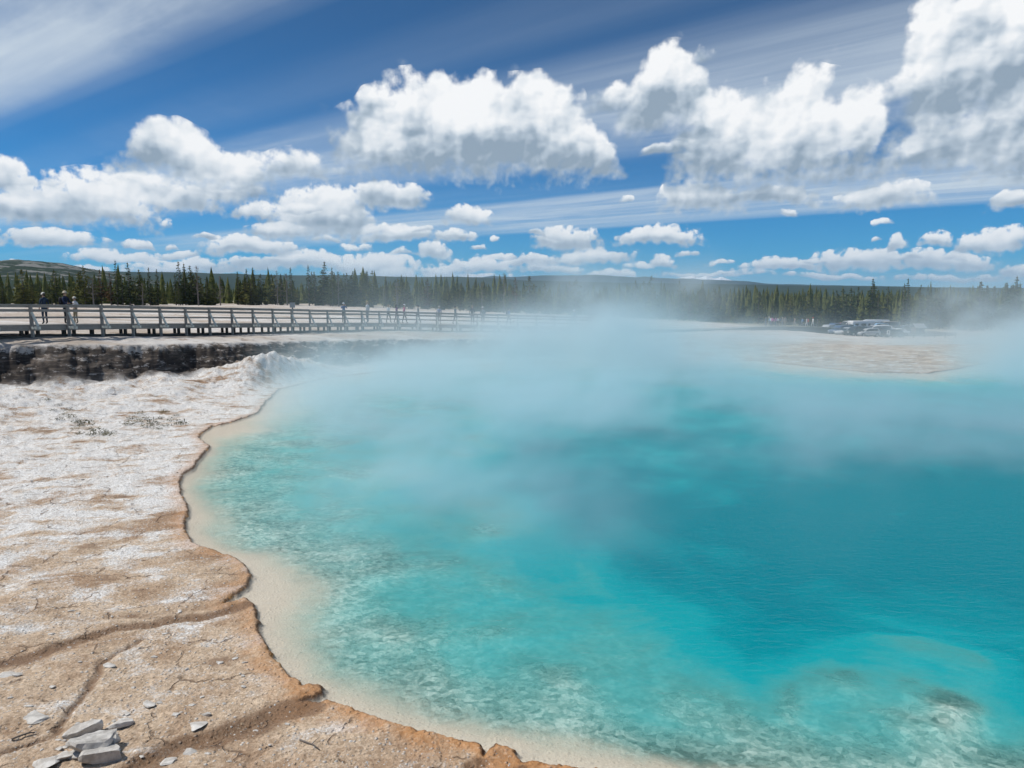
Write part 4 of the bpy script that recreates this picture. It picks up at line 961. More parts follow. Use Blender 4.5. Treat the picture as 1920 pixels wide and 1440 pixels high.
for (x, off, fc, pose, sh, lg, lab, kw) in [
    (1436, 0.3, 2.0, 'stand', (0.07, 0.09, 0.12), JEANS, 'person in dark jacket at the left end of the far group', {}),
    (1441, -0.4, 1.0, 'bag', LB, GREY, 'person in light blue top at the left of the far group', {'hat': WHITE}),
    (1445, 0.6, 2.6, 'stand', WHITE, JEANS, 'person in white top left of the pink jackets', {}),
    (1449, -0.2, 2.9, 'stand', (0.62, 0.16, 0.42), BLACK, 'person in bright pink jacket in the far group', {'long': True}),
    (1453, 0.5, 0.4, 'stand', (0.45, 0.15, 0.38), JEANS, 'person in magenta top behind the pink jacket', {}),
    (1458, -0.1, 3.4, 'bag', (0.66, 0.66, 0.70), BLACK, 'person in white shirt and dark trousers mid-group', {'cap': BLACK}),
    (1462, 0.4, 2.2, 'walk', (0.08, 0.10, 0.16), BLACK, 'person in navy top right of the white shirt', {}),
    (1466, -0.3, 0.6, 'stand', (0.30, 0.28, 0.26), GREY, 'person in grey-brown jacket in the far group', {'hair': HAIRG}),
    (1471, 0.2, 2.8, 'stand', (0.32, 0.30, 0.26), KHAKI, 'person in khaki at the right end of the far group', {'h': 1.85}),
    (1491, 0.1, 1.5, 'walk', (0.35, 0.25, 0.24), (0.3, 0.26, 0.24), 'person in dusty rose walking alone behind the far group', {}),
    (1503, -0.2, 1.4, 'walk', LB, JEANS, 'person in light blue walking between the two small groups', {'pack': BLUE}),
    (1511, 0.3, 1.6, 'walk', (0.5, 0.5, 0.52), (0.65, 0.65, 0.65), 'person in pale trousers near the end of the far walkway', {}),
    (1516, -0.4, 1.2, 'stand', (0.50, 0.10, 0.08), BLACK, 'person in red top near the end of the far walkway', {}),
    (1525, 0.0, 1.8, 'walk', (0.70, 0.68, 0.64), (0.55, 0.55, 0.54), 'person in cream clothes and red cap on the far walkway', {'cap': (0.6, 0.06, 0.04), 'h': 1.85}),
    (1532, 0.3, 1.3, 'stand', (0.10, 0.11, 0.12), BLACK, 'person in dark clothes next to the red-capped walker', {'h': 1.6}),
]: far_person(x, 0, off, fc, pose, sh, lg, lab, **kw)

# ------------------------------------------------------------------ car park
GLASS = plain('car_glass', (0.015, 0.02, 0.024), 0.08, 0.1, 3.0, 0.8); TYRE = plain('tyre_rubber', (0.02, 0.02, 0.02), 0.9); RIMM = plain('alloy_rim', (0.4, 0.4, 0.41), 0.35, 0.1, 5, 0.5, 0.8); LAMP = plain('lamp_glass', (0.7, 0.7, 0.68), 0.15); TAIL = plain('tail_lamp', (0.35, 0.01, 0.01), 0.25); TRIM = plain('black_trim', (0.02, 0.02, 0.022), 0.6)
_pt = {}
def paint(c):
    if c not in _pt:
        m, g, out = material('car_paint_' + str(len(_pt))); b = g.new('ShaderNodeBsdfPrincipled')
        b.inputs['Base Color'].default_value = c + (1,); b.inputs['Roughness'].default_value = 0.32; b.inputs['Coat Weight'].default_value = 0.6; b.inputs['Coat Roughness'].default_value = 0.06
        g.l.new(b.outputs[0], out.inputs[0]); _pt[c] = m
    return _pt[c]
def rrect(x, hw, z0, z1, n=3, r=0.09, tw=1.0):
    pts = []; r = min(r, hw * .5, (z1 - z0) * .45)
    for cx, cz, a0 in ((hw * tw - r, z1 - r, 0), (-hw * tw + r, z1 - r, 90), (-hw + r, z0 + r, 180), (hw - r, z0 + r, 270)):
        for k in range(n): a = R(a0 + 90 * k / (n - 1)); pts.append((x, cx + r * math.cos(a), cz + r * math.sin(a)))
    return pts
CARS = {  # body stations (x, half width, bottom, top), cabin stations (x, half width, z0, z1, top narrowing), wheel x's
    'hatchback': ([(-2.05, .72, .42, .80), (-1.98, .82, .30, .95), (-1.2, .87, .24, .98), (0.9, .87, .24, .95), (1.75, .84, .26, .84), (2.05, .74, .34, .68)], [(-2.0, .74, .90, .98, .9), (-1.72, .76, .90, 1.42, .82), (-.9, .78, .90, 1.52, .80), (.2, .78, .90, 1.48, .80), (.75, .77, .88, 1.20, .84), (1.2, .74, .86, .93, .9)], (-1.3, 1.32), .33),
    'suv': ([(-2.3, .78, .5, .95), (-2.22, .90, .38, 1.08), (-1.2, .93, .34, 1.10), (1.1, .93, .34, 1.08), (2.1, .90, .36, 1.02), (2.35, .80, .44, .82)], [(-2.25, .82, 1.02, 1.10, .92), (-2.1, .83, 1.02, 1.66, .86), (-1.0, .85, 1.02, 1.76, .86), (.3, .85, 1.02, 1.73, .85), (.8, .84, 1.0, 1.42, .88), (1.25, .80, .98, 1.09, .92)], (-1.42, 1.45), .38),
    'sedan': ([(-2.4, .74, .42, .80), (-2.3, .86, .30, .96), (-1.5, .90, .24, .98), (1.1, .90, .24, .94), (2.1, .87, .26, .84), (2.4, .76, .34, .66)], [(-1.95, .74, .90, .97, .9), (-1.3, .78, .90, 1.36, .80), (-.7, .79, .90, 1.44, .78), (.2, .79, .90, 1.40, .78), (.7, .78, .88, 1.18, .82), (1.25, .74, .86, .94, .9)], (-1.42, 1.42), .33),
    'van': ([(-2.6, .86, .5, 1.1), (-2.55, .95, .38, 1.15), (-1.0, .98, .34, 1.18), (1.4, .98, .34, 1.15), (2.3, .94, .36, 1.05), (2.6, .82, .44, .85)], [(-2.58, .90, 1.08, 1.95, .9), (-2.4, .92, 1.08, 2.05, .88), (-.5, .94, 1.08, 2.08, .88), (.9, .94, 1.08, 2.02, .88), (1.5, .92, 1.05, 1.55, .9), (2.0, .86, 1.0, 1.12, .92)], (-1.6, 1.65), .37),
    'pickup': ([(-2.75, .86, .55, 1.02), (-2.68, .94, .45, 1.08), (-.7, .96, .42, 1.10), (1.2, .96, .42, 1.10), (2.45, .94, .44, 1.05), (2.75, .84, .5, .9)], [(-.75, .84, 1.04, 1.12, .92), (-.6, .85, 1.04, 1.75, .86), (0, .86, 1.04, 1.84, .85), (.7, .86, 1.04, 1.80, .85), (1.1, .85, 1.03, 1.48, .88), (1.5, .80, 1.0, 1.10, .92)], (-1.7, 1.75), .40),
    'motorhome': ([(-3.7, 1.05, .6, 1.15), (-3.65, 1.12, .5, 1.20), (2.0, 1.12, .48, 1.20), (3.0, 1.0, .46, 1.18), (3.55, .94, .46, 1.05), (3.75, .84, .5, .9)], [(-3.72, 1.08, 1.12, 2.85, .97), (-3.6, 1.12, 1.12, 3.0, .96), (1.9, 1.12, 1.12, 3.0, .96), (2.35, 1.12, 1.95, 2.95, .96), (2.9, 1.05, 2.05, 2.75, .94), (3.05, .95, 2.15, 2.45, .92)], (-2.2, 2.5), .40),
}
CARM = {}
def car_meshes(kind):
    st_, cab, wx, wr = CARS[kind]; b = MB()
    b.loft([rrect(x, hw, z0, z1, 3, .12) for x, hw, z0, z1 in st_]); b.loft([rrect(x, hw, z0, z1, 3, .07, tw) for x, hw, z0, z1, tw in cab])
    gl = MB()
    if kind != 'motorhome':
        for s in (-1, 1):                                 # side windows, front and rear screens set just proud of the cabin
            a, bb, c, d = cab[1], cab[3], cab[4], cab[5]
            def q(stn, fr, out=0.012): x, hw, z0, z1, tw = stn; z = z0 + .06 + (z1 - z0 - .16) * fr; w = hw * (1 + (tw - 1) * (z - z0) / (z1 - z0)); return (x, s * (w + out), z)
            for (sa, sb) in (((a[0] + .12,) + a[1:], (cab[2][0] - .03,) + cab[2][1:]), ((cab[2][0] + .03,) + cab[2][1:], bb), ((bb[0] + .05,) + bb[1:], (c[0], c[1], c[2], c[3], c[4]))):
                gl.poly([q(sa, 0), q(sb, 0), q(sb, 1), q(sa, 1)])
        c, d, a0, a1 = cab[3], cab[5], cab[0], cab[1]
        gl.poly([(d[0] + .01, -d[1] * .86, d[3] + .03), (d[0] + .01, d[1] * .86, d[3] + .03), (c[0] + .06, c[1] * c[4] * .92, c[3] - .04), (c[0] + .06, -c[1] * c[4] * .92, c[3] - .04)])
        gl.poly([(a0[0] - .02, a0[1] * .85, a0[3] + .04), (a0[0] - .02, -a0[1] * .85, a0[3] + .04), (a1[0] - .03, -a1[1] * a1[4] * .9, a1[3] - .08), (a1[0] - .03, a1[1] * a1[4] * .9, a1[3] - .08)])
    else:
        for s in (-1, 1):
            for x0, x1, z0, z1 in ((-3.0, -2.0, 1.7, 2.3), (-1.2, 0.2, 1.7, 2.3), (0.9, 1.6, 1.7, 2.3), (2.2, 2.9, 1.25, 1.75)):
                gl.poly([(x0, s * 1.128, z0), (x1, s * 1.128, z0), (x1, s * 1.115, z1), (x0, s * 1.115, z1)])
        gl.poly([(3.1, -.9, 1.25), (3.1, .9, 1.25), (2.75, .85, 1.95), (2.75, -.85, 1.95)])
    ty, rm = MB(), MB()
    ty.tube([(0, -.11, 0), (0, .11, 0)], wr, 14); rm.tube([(0, -.125, 0), (0, .125, 0)], wr * .62, 10)
    hl = MB(); x, hw, z0, z1 = st_[-2]; hl.box((x + .12, -.16, -.06), (x + .30, .16, .07))
    return dict(body=b.mesh('body', TRIM, True), window=gl.mesh('window', GLASS), tyre=ty.mesh('tyre', TYRE), rim=rm.mesh('rim', RIMM), hl=hl.mesh('headlight', LAMP))
def make_car(kind, col):
    st_, cab, wx, wr = CARS[kind]
    if kind not in CARM: CARM[kind] = car_meshes(kind)
    M = CARM[kind]; o = empty({'hatchback': 'hatchback_car', 'suv': 'suv_car', 'sedan': 'sedan_car', 'van': 'passenger_van', 'pickup': 'pickup_truck', 'motorhome': 'motorhome'}[kind])
    own(put('body', M['body'], o), [paint(col)]); put('window', M['window'], o)
    for x in wx:
        for s in (-1, 1):
            w = put('wheel', M['tyre'], o, (x, s * (st_[2][1] - .09), wr)); put('rim', M['rim'], w)
    x, hw, z0, z1 = st_[-1]
    for s in (-1, 1): put('headlight', M['hl'], o, (0, s * hw * .72, (z0 + z1) / 2 + .12))
    return o
WH, SV, BK, BL, RD, DG, TN = (0.78, 0.78, 0.77), (0.42, 0.43, 0.44), (0.018, 0.018, 0.02), (0.03, 0.07, 0.16), (0.30, 0.025, 0.02), (0.07, 0.075, 0.08), (0.36, 0.32, 0.26)
LOT = [  # photo x, distance, heading (degrees, 0 = pointing right), kind, paint, words
    (1628, 141, 188, 'hatchback', SV, 'silver hatchback nearest in the car park, beside the small white notice'),
    (1648, 144, 200, 'suv', BK, 'black sport utility car right behind the silver hatchback'),
    (1609, 146, 215, 'suv', DG, 'dark grey sport utility car in the front row'),
    (1597, 149, 215, 'hatchback', SV, 'pale silver hatchback parked aslant in the front row'),
    (1585, 152, 215, 'sedan', DG, 'charcoal saloon parked aslant in the front row'),
    (1575, 154, 215, 'suv', WH, 'white sport utility car at the left of the front row'),
    (1563, 157, 215, 'hatchback', BK, 'black hatchback at the left end of the front row'),
    (1645, 154, 182, 'van', WH, 'white passenger van behind the silver hatchback'),
    (1660, 168, 180, 'pickup', SV, 'silver pickup truck at the right of the back row'),
    (1632, 166, 190, 'sedan', BL, 'dark blue saloon behind the white van'),
    (1618, 172, 10, 'motorhome', WH, 'long white motorhome in the middle of the car park'),
    (1640, 184, 160, 'motorhome', (0.62, 0.66, 0.70), 'pale motorhome standing behind the long white motorhome'),
    (1606, 141, 200, 'suv', BK, 'black sport utility car in the front row left of the silver hatchback'),
    (1590, 144, 205, 'sedan', SV, 'silver saloon in the front row between two dark cars'),
    (1575, 147, 210, 'suv', BL, 'dark blue sport utility car in the front row'),
    (1560, 150, 210, 'sedan', BK, 'black saloon at the front left corner of the car park'),
    (1614, 150, 210, 'hatchback', WH, 'small white hatchback just behind the front row'),
    (1585, 167, 215, 'suv', BK, 'black sport utility car left of the long motorhome'),
    (1574, 170, 215, 'sedan', WH, 'white saloon left of the motorhomes'),
    (1563, 174, 215, 'suv', BL, 'dark blue sport utility car at the far left of the car park'),
    (1592, 180, 200, 'van', WH, 'white van at the back of the car park'),
    (1578, 184, 200, 'hatchback', RD, 'red hatchback at the back left of the car park'),
    (1646, 180, 185, 'suv', LB, 'light blue sport utility car at the back right'),
    (1700, 170, 180, 'suv', DG, 'dark sport utility car alone by the brown shelter'),
    (1663, 182, 178, 'van', TN, 'tan van at the back right corner of the car park'),
    (1566, 166, 30, 'hatchback', (0.55, 0.56, 0.58), 'light silver hatchback between the two left rows'),
    (1672, 150, 185, 'hatchback', BK, 'black hatchback right of the white van'),
    (1682, 158, 182, 'sedan', WH, 'white saloon at the right of the middle row'),
    (1552, 160, 215, 'suv', SV, 'silver sport utility car at the outer left edge of the car park'),
    (1600, 170, 205, 'hatchback', LB, 'pale blue hatchback left of the long white motorhome'),
    (1655, 174, 186, 'sedan', TN, 'tan saloon right of the long white motorhome'),
    (1617, 154, 215, 'sedan', BK, 'black saloon between the silver hatchback and the motorhome'),
]
for x, dist, hd, kind, col, lab in LOT:
    X, Y = at_col(x, dist); o = make_car(kind, col); o.scale = (0.8,) * 3 if kind == 'motorhome' else (1, 1, 1); o.location = (X, Y, zat(X, Y)); o.rotation_euler.z = R(hd); tag(o, lab, {'van': 'van', 'pickup': 'truck', 'motorhome': 'motorhome'}.get(kind, 'car'), 'vehicles in the far car park')
# notices, shelter
SIGNW = plain('white_sign_paint', (0.78, 0.78, 0.76), 0.6, 0.04); SIGND = plain('dark_print', (0.06, 0.07, 0.09), 0.6)
X, Y = at_col(1667, 139); Z = zat(X, Y)
o = empty('notice_board', (X, Y, Z), 0.1, 'small white notice on a post in front of the car park', 'sign')
mb = MB(); mb.bar((0, 0, -.2), (0, 0, 1.2), .08, .08); mb.build('post', WOOD_D, o)
mb = MB(); mb.box((-.30, -.075, .55), (.30, -.042, 1.3)); pn = mb.build('panel', SIGNW, o)
mb = MB(); mb.box((-.08, -.08, .72), (.10, -.077, 1.12)); mb.build('symbol', SIGND, pn)
p, hd = on_deck(577); s = Vector((math.cos(hd), math.sin(hd), 0)); q = p - s * 1.6; zq = zat(q.x, q.y)
o = empty('path_sign', (q.x, q.y, zq), 0.2, 'small grey sign on a dark post behind the boardwalk', 'sign')
mb = MB(); mb.bar((0, 0, -.2), (0, 0, 2.2), .10, .10); mb.build('post', WOOD_D, o)
mb = MB(); mb.box((-.20, -.085, 1.80), (.20, -.053, 2.22)); mb.build('panel', plain('grey_sign_board', (0.3, 0.31, 0.32), 0.7), o)
X, Y = at_col(1722, 168); Z = zat(X, Y)
o = empty('shelter', (X, Y, Z), 0.15,  'small brown roofed shelter at the right of the car park', 'shelter')
mb = MB(); mb.box((-2.2, -1.6, 0), (2.2, 1.6, 2.3)); wl = mb.build('wall', plain('brown_boards', (0.14, 0.10, 0.07), 0.9, 0.3), o)
mb = MB(); mb.poly([(-2.8, -2.3, 2.15), (2.8, -2.3, 2.15), (2.8, 0, 3.5), (-2.8, 0, 3.5)]); mb.poly([(2.8, 2.3, 2.15), (-2.8, 2.3, 2.15), (-2.8, 0, 3.5), (2.8, 0, 3.5)])
mb.poly([(-2.8, -2.3, 2.02), (2.8, -2.3, 2.02), (2.8, 0, 3.36), (-2.8, 0, 3.36)]); mb.poly([(2.8, 2.3, 2.02), (-2.8, 2.3, 2.02), (-2.8, 0, 3.36), (2.8, 0, 3.36)])
for sx in (-2.8, 2.8): mb.poly([(sx, -2.3, 2.02), (sx, -2.3, 2.15), (sx, 0, 3.5), (sx, 2.3, 2.15), (sx, 2.3, 2.02), (sx, 0, 3.36)])
mb.build('roof', plain('grey_shingles', (0.33, 0.34, 0.35), 0.9, 0.15), o)
mb = MB(); mb.box((-.5, -1.64, .05), (.5, -1.59, 2.05)); mb.build('door', TRIM, o)
mb = MB(); mb.box((1.0, -1.63, 1.1), (1.8, -1.59, 1.8)); mb.build('window', GLASS, o)
o.scale = (0.45, 0.45, 0.62)
# brown rail fence at the right of the car park
o = empty('rail_fence', (*at_col(1735, 152), zat(*at_col(1735, 152))), 0.05, 'low brown rail fence right of the car park', 'fence')
for k in range(7): mb = MB(); mb.bar((-6 + 2 * k, 0, -.2), (-6 + 2 * k, 0, 1.0), .12, .12); mb.build('post', WOOD_D, o)
for z in (.5, .9): mb = MB(); mb.bar((-6, -.08, z), (6, -.08, z), .06, .12); mb.build('rail', WOOD_D, o)

# ------------------------------------------------------------------ bushes, stones, sticks and gravel of the foreground
TUFT = leaf_mat('olive_leaves', (0.09, 0.09, 0.055), (0.22, 0.215, 0.14), (0.14, 0.11, 0.07))
def tuft_mesh(seed):
    rn = random.Random(seed); mb = MB()
    for k in range(90):
        a = rn.uniform(0, 6.283); rr = rn.random() ** 0.6 * .5; z = rn.random() ** 1.4 * .42 * (1.05 - rr)
        c = Vector((math.cos(a) * rr, math.sin(a) * rr, z + .02)); s = rn.uniform(.05, .12)
        d1 = Vector((rn.uniform(-1, 1), rn.uniform(-1, 1), rn.uniform(0, 1.3))).normalized(); d2 = d1.cross(Vector((rn.uniform(-1, 1), rn.uniform(-1, 1), rn.uniform(-1, 1)))).normalized()
        mb.poly([c - d1 * s * .4, c + d2 * s * .35, c + d1 * s, c - d2 * s * .35])
    return mb.mesh('low_shrub', TUFT, 'raw')
TM = [tuft_mesh(k) for k in range(3)]
BUSH = [(120, 778), (134, 786), (146, 792), (150, 800), (160, 798), (168, 806), (178, 806), (186, 812), (196, 818), (140, 806), (150, 814), (172, 818), (206, 816), (112, 790), (100, 772), (128, 770), (88, 754), (112, 762),
        (246, 786), (258, 793), (268, 786), (280, 792), (290, 798), (300, 786), (312, 800), (276, 802), (296, 806), (262, 778), (322, 790), (340, 796), (330, 780), (244, 797), (308, 776)]
for i, (x, y) in enumerate(BUSH):
    p = on_ground(x, y); dist = (p - EYE).length; k = random.uniform(0.30, 0.66) * (0.7 if y < 775 else 1)
    o = put('low_shrub', TM[i % 3], None, p, (0, 0, random.uniform(0, 6)), (k, k, k * random.uniform(.6, 1.0)))
    tag(o, 'small olive-grey shrub in the ' + ('left' if x < 230 else 'right') + ' patch on the white slope under the cliff', 'shrub', 'low shrubs on the white slope')
STONE = surf('pale_sinter_stone', lambda g, p: g.mix(g.ss(g.noise(p, 7.0, 5, 0.65), 0.35, 0.65), (0.44, 0.41, 0.37), (0.68, 0.665, 0.63)), 0.9, 0.2, (30.0, 0.6, 0.01))
STONE_G = surf('grey_stone', lambda g, p: g.mix(g.ss(g.noise(p, 7.0, 5, 0.65), 0.35, 0.65), (0.40, 0.38, 0.35), (0.64, 0.62, 0.58)), 0.9, 0.2, (30.0, 0.6, 0.01))
STONE_T = plain('tan_stone', (0.42, 0.31, 0.21), 0.9, 0.3, 20)
def rock_mesh(seed, sx, sy, sz, mat=None, cuts=8):
    rn = random.Random(seed); bm = bmesh.new(); bmesh.ops.create_icosphere(bm, subdivisions=3, radius=1.0)
    planes = []
    for k in range(cuts):
        d = Vector((rn.gauss(0, 1), rn.gauss(0, 1), rn.gauss(0, 1))).normalized(); planes.append((d, rn.uniform(.40, .78)))
    planes += [(Vector((rn.uniform(-.3, .3), rn.uniform(-.3, .3), 1)).normalized(), .5), (Vector((0, 0, -1)), .5)]
    for v in bm.verts:
        c = v.co.copy()
        for d, h in planes:
            q = c.dot(d)
            if q > h: c -= d * (q - h)
        c *= 1 + 0.05 * rn.uniform(-1, 1); v.co = Vector((c.x * sx, c.y * sy, c.z * sz))
    me = bpy.data.meshes.new('rock'); bm.to_mesh(me); bm.free(); me.materials.append(mat or STONE); return me
def rock(x, y, wpx, hpx, seed, label, name='stone', mat=None, rz=None, flat=0.5, sink=0.25, tilt=(0, 0), group=None, up=0.0):
    p = on_ground(x, y); k = (p - EYE).length / F
    sx = wpx * k / 1.6; sz = max(hpx * k / 1.3 * flat * 0.85, .012); sy = sx * random.uniform(.55, .85)
    me = rock_mesh(seed, sx, sy, sz, mat)
    me.name = name
    o = put(name, me, None, p + Vector((0, 0, sz * (.5 - sink) + up)), (tilt[0], tilt[1], random.uniform(-.4, .4) if rz is None else rz))
    return tag(o, label, 'rock', group)
# the cluster of split slabs at the lower left
rock(158, 1378, 44, 34, 1, 'flat pale slab with a dark upper corner, leaning at the top left of the split slabs', 'slab', STONE, .5, .7, .1, (.25, -.15))
rock(178, 1405, 62, 50, 2, 'largest thick pale slab in the middle of the split slabs', 'slab', STONE_G, .6, .8, .15, (.2, .1))
rock(192, 1424, 50, 36, 3, 'grey slab under the largest one with a shaded right face', 'slab', STONE_G, .5, .8, .2, (.1, .15))
rock(224, 1364, 32, 22, 4, 'white block at the upper right end of the split slabs', 'slab', STONE, .3, .7, .2)
rock(212, 1391, 27, 20, 5, 'small tilted pale block at the right of the split slabs', 'slab', STONE, .2, .7, .15, (.1, .3))
rock(122, 1424, 38, 24, 6, 'pale flat slab at the lower left of the split slabs', 'slab', STONE, .4, .6, .3)
rock(92, 1432, 36, 18, 7, 'low crumbling white slab at the left end of the split slabs', 'slab', STONE, .2, .5, .35)
rock(150, 1416, 30, 20, 17, 'small white slab wedged before the thick one', 'slab', STONE, .1, .6, .3)
rock(282, 1322, 20, 15, 8, 'white angular stone lying alone on the tan crust above the dark runnel', mat=STONE)
rock(386, 1342, 16, 12, 9, 'small square white stone near the head of the dark runnel', mat=STONE)
rock(332, 1342, 14, 8, 10, 'thin white stone between the lone angular stone and the square one', mat=STONE)
rock(368, 1362, 36, 12, 11, 'long white stone lying along the upper edge of the dark runnel', mat=STONE)
rock(355, 1413, 24, 14, 12, 'round pale stone below the dark runnel', mat=STONE)
rock(315, 1431, 26, 10, 13, 'flat white stone at the bottom below the dark runnel', mat=STONE)
rock(12, 1268, 20, 10, 14, 'flat white stone at the left edge beside the dark channel', mat=STONE)
rock(30, 1268, 16, 9, 15, 'small white stone paired with the flat one at the left edge', mat=STONE)
rock(412, 1245, 12, 9, 16, 'white stone in the bleached patch near the shore', mat=STONE)
rock(459, 1244, 8, 8, 18, 'little upright white stone close to the shore', mat=STONE)
rock(457, 1289, 8, 8, 19, 'little white stone on tan crust above the orange point', mat=STONE)
rock(362, 1322, 12, 6, 20, 'thin pale flake on the tan crust mid-flat', mat=STONE)
rock(206, 1248, 18, 6, 21, 'low dark grey stone beside the narrow crack', mat=STONE_G)
rock(215, 1413, 9, 7, 22, 'tiny white stone right of the split slabs', mat=STONE)
rock(64, 1345, 50, 10, 23, 'low olive grey hump of rock in the bleached left patch', mat=STONE_G, sink=.4)
for i in range(26):
    x = 150 + random.gauss(0, 48); y = 1396 + random.gauss(0, 22)
    rock(x, min(y, 1434), random.uniform(6, 15), random.uniform(4, 9), 140 + i, 'small broken shard of pale stone around the split slabs', 'stone_shard', random.choice([STONE, STONE, STONE_G]), None, .6, .3, (random.uniform(-.3, .3), random.uniform(-.3, .3)), 'shards around the split slabs')
for i, (x, y) in enumerate([(292, 743), (154, 900), (214, 741), (60, 905), (38, 912), (48, 925), (300, 1318), (146, 1152), (134, 1148), (210, 1158), (150, 1244), (97, 1190), (338, 1150), (66, 1108), (440, 1235), (455, 1270), (318, 1300), (420, 1322), (378, 1308), (250, 1290), (165, 1325), (238, 1342), (20, 1310), (440, 1345), (480, 1372), (505, 1400), (540, 1360), (390, 1415), (430, 1430), (265, 1420), (55, 1325), (100, 1290), (130, 1215), (290, 1235), (350, 1255), (310, 1190)]):
    rock(x, y, random.uniform(5, 10), random.uniform(4, 7), 40 + i, 'small pale stone lying on the crust of the left flats', mat=random.choice([STONE, STONE, STONE_G]), group='small stones on the flats')
def stick(pts, rad, label):
    q = [on_ground(x, y) + Vector((0, 0, rad * 1.2)) for x, y in pts]; mb = MB()
    base = q[0].copy(); q = [p - base for p in q]
    mb.tube([q[0], q[0].lerp(q[-1], .3) + Vector((0, 0, .01)), q[0].lerp(q[-1], .65) + Vector((.004, .01, .012)), q[-1]], [rad, rad * .95, rad * .8, rad * .4], 6)
    k = q[0].lerp(q[-1], .55); mb.tube([k, k + Vector((.04, .06, .02)), k + Vector((.07, .12, .02))], [rad * .5, rad * .35, rad * .15], 5)
    o = mb.build('stick', DEADW, None, True); o.location = base; tag(o, label, 'stick')
stick([(22, 1391), (66, 1377)], .012, 'bleached stick lying left of the split slabs')
stick([(562, 1391), (600, 1411)], .010, 'thin grey twig on the orange crust near the bottom')
def gravel():
    rn = np.random.RandomState(4); n = 30000
    Y = 6.2 + (26 - 6.2) * rn.rand(n) ** 2.0; X = -Y * 0.80 + (Y * 0.80 + 2.2) * rn.rand(n)
    z, f = terrain(X, Y, True); clump = fbm(X, Y, 0.8, 4)
    k = (f['shore'] > 0.12) & (rn.rand(n) < np.clip(0.45 + 1.6 * clump, 0.06, 1)); X, Y, z = X[k], Y[k], z[k]; n = len(X)
    s = (0.005 + 0.010 * rn.rand(n) ** 3 + 0.010 * (rn.rand(n) > .975)) * (0.75 + Y / 20)
    base = np.array([(1, 0, 0), (.2, .95, 0), (-.9, .35, 0), (-.5, -.85, 0), (.6, -.7, 0), (.05, .1, .75), (.45, -.2, .55)])
    fc = [(0, 1, 5), (1, 2, 5), (2, 3, 5), (3, 4, 6), (4, 0, 6), (0, 5, 6), (3, 6, 5)]
    a = rn.rand(n) * 6.283; ca, sa = np.cos(a), np.sin(a); jit = 1 + 0.35 * (rn.rand(n, 7, 3) - .5)
    B = base[None] * jit * s[:, None, None]; sq = 0.6 + 0.7 * rn.rand(n)
    V = np.empty((n, 7, 3)); V[..., 0] = X[:, None] + B[..., 0] * ca[:, None] - B[..., 1] * sa[:, None] * sq[:, None]; V[..., 1] = Y[:, None] + B[..., 0] * sa[:, None] + B[..., 1] * ca[:, None] * sq[:, None]; V[..., 2] = z[:, None] + B[..., 2] * 0.9 - 0.002
    Fc = (np.arange(n)[:, None, None] * 7 + np.array(fc)[None]).reshape(-1, 3)
    me = bpy.data.meshes.new('gravel'); me.from_pydata(V.reshape(-1, 3).tolist(), [], Fc.tolist()); me.update()
    for m in (STONE, STONE_T, STONE_G): me.materials.append(m)
    mi = rn.choice([0, 0, 0, 1, 1, 2], n); me.polygons.foreach_set('material_index', np.repeat(mi, len(fc)).astype(np.int32))
    o = bpy.data.objects.new('gravel', me); C.objects.link(o); tag(o, 'scattered pale chips and pebbles over the tan flats', 'gravel', None, 'stuff')
gravel()

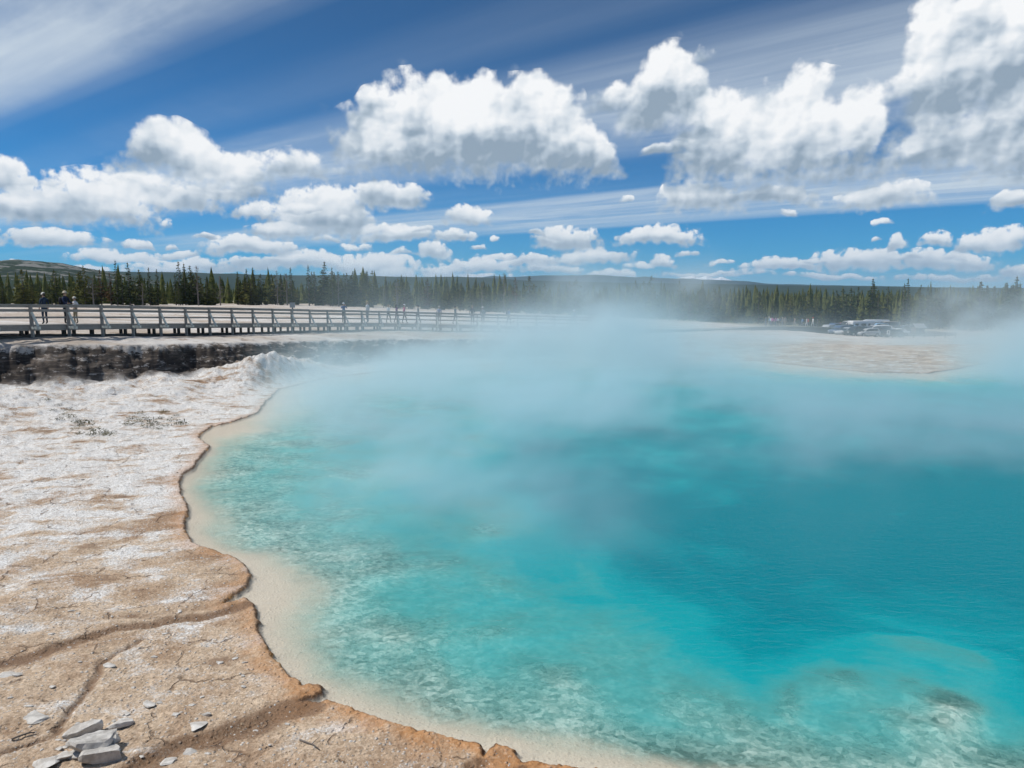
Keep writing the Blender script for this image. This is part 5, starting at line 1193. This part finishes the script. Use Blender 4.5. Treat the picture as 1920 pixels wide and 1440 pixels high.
# ------------------------------------------------------------------ steam over the pool, and the haze of the distance
def steam():
    m, g, out = material('steam')
    p = g.new('ShaderNodeTexCoord').outputs['Object']; x, y, z = g.sep(p)
    drift = g.v('ADD', p, g.xyz(g.mul(z, -0.35), 0.0, 0.0))
    n = g.noise(g.v('MULTIPLY', drift, (1.0, 1.0, 1.15)), 0.105, 4, 0.68)
    def gauss(cx, cy, rx, ry):
        a = g.mul(g.sub(x, cx), 1 / rx); b = g.mul(g.sub(y, cy), 1 / ry)
        return g.m('EXPONENT', g.mul(g.add(g.mul(a, a), g.mul(b, b)), -1.0))
    Hm = g.add(g.add(1.5, g.mul(gauss(7.5, 48.0, 10.0, 14.0), 1.6)), g.mul(gauss(43.0, 58.0, 7.5, 20.0), 2.4))
    zh = g.m('DIVIDE', z, Hm); vert = g.m('EXPONENT', g.mul(g.m('POWER', g.m('MAXIMUM', zh, 0.0), 1.6), -1.0))
    plume = g.add(g.add(gauss(6.5, 62.0, 3.0, 12.0), gauss(18.0, 72.0, 3.5, 8.0)), g.add(g.mul(gauss(43.0, 66.0, 3.5, 9.0), 1.1), g.mul(gauss(-7.0, 56.0, 5.0, 7.0), 0.15)))
    tall = g.mul(g.mul(g.m('EXPONENT', g.mul(z, -0.15)), 0.30), g.add(plume, 0.05))
    ga = g.mul(g.sub(g.sub(x, 25.0), g.mul(g.sub(y, 52.0), 0.45)), 1 / 8.0); gb = g.mul(g.sub(y, 52.0), 1 / 27.0)
    gap = g.m('EXPONENT', g.mul(g.add(g.mul(ga, ga), g.mul(gb, gb)), -1.0))
    # it starts some way out from the near shore and thins again beyond the far rim
    near = g.ss(g.add(g.add(y, g.mul(x, 0.10)), g.mul(g.sub(n, 0.5), 36.0)), 13.0, 32.0)
    nearw = g.add(g.mul(g.ss(y, 10.5, 14.0), 0.02), g.mul(gauss(-3.8, 18.5, 4.6, 7.0), 0.95))
    far = g.ss(y, 84.0, 62.0)
    lf = g.ss(g.add(x, g.mul(g.sub(y, 20.0), 0.0)), -18.5, -9.0)
    lf2 = g.ss(g.add(x, g.mul(y, 0.34)), -1.6, 3.2)
    mask = g.mul(g.mul(g.mul(g.add(near, nearw), far), lf), lf2)
    mask = g.mul(mask, g.sub(1.0, g.mul(g.m('MINIMUM', g.mul(gap, 1.6), 1.0), 0.92)))
    puff = g.ss(n, 0.41, 0.65)
    dens = g.mul(g.mul(g.add(g.mul(vert, g.add(0.10, g.mul(puff, 1.15))), g.mul(tall, g.mul(g.mul(puff, puff), 2.6))), mask), STEAM_DENS)
    dens = g.mul(dens, g.mul(g.ss(z, 10.5, 5.0), g.mul(g.ss(x, 84.0, 70.0), 1.0)))
    v = g.new('ShaderNodeVolumePrincipled'); v.inputs['Color'].default_value = STEAM_COL + (1,); v.inputs['Anisotropy'].default_value = 0.2
    g.put(v.inputs['Density'], dens); g.l.new(v.outputs[0], out.inputs['Volume'])
    m.cycles.volume_step_rate = 0.36
    mb = MB(); mb.box((-20, 10.5, -0.02), (86, 86, 11.0)); o = mb.build('steam', m)
    tag(o, 'pale bluish steam drifting low over the hot pool', 'steam', None, 'stuff')
STEAM_DENS = 0.44; STEAM_COL = (0.77, 0.925, 0.985)  # blue tint puts skylight and the pool's glow into the steam's colour
steam()
def haze():
    m, g, out = material('haze')
    v = g.new('ShaderNodeVolumePrincipled'); v.inputs['Color'].default_value = (0.45, 0.72, 1.0, 1); v.inputs['Density'].default_value = HAZE; v.inputs['Anisotropy'].default_value = 0.0
    g.l.new(v.outputs[0], out.inputs['Volume'])
    mb = MB(); mb.box((-14500, -13000, -12.0), (14500, 14900, 420.0)); o = mb.build('haze', m); tag(o, 'thin blue haze of the distance', 'haze', None, 'stuff')
HAZE = 6e-5
haze()
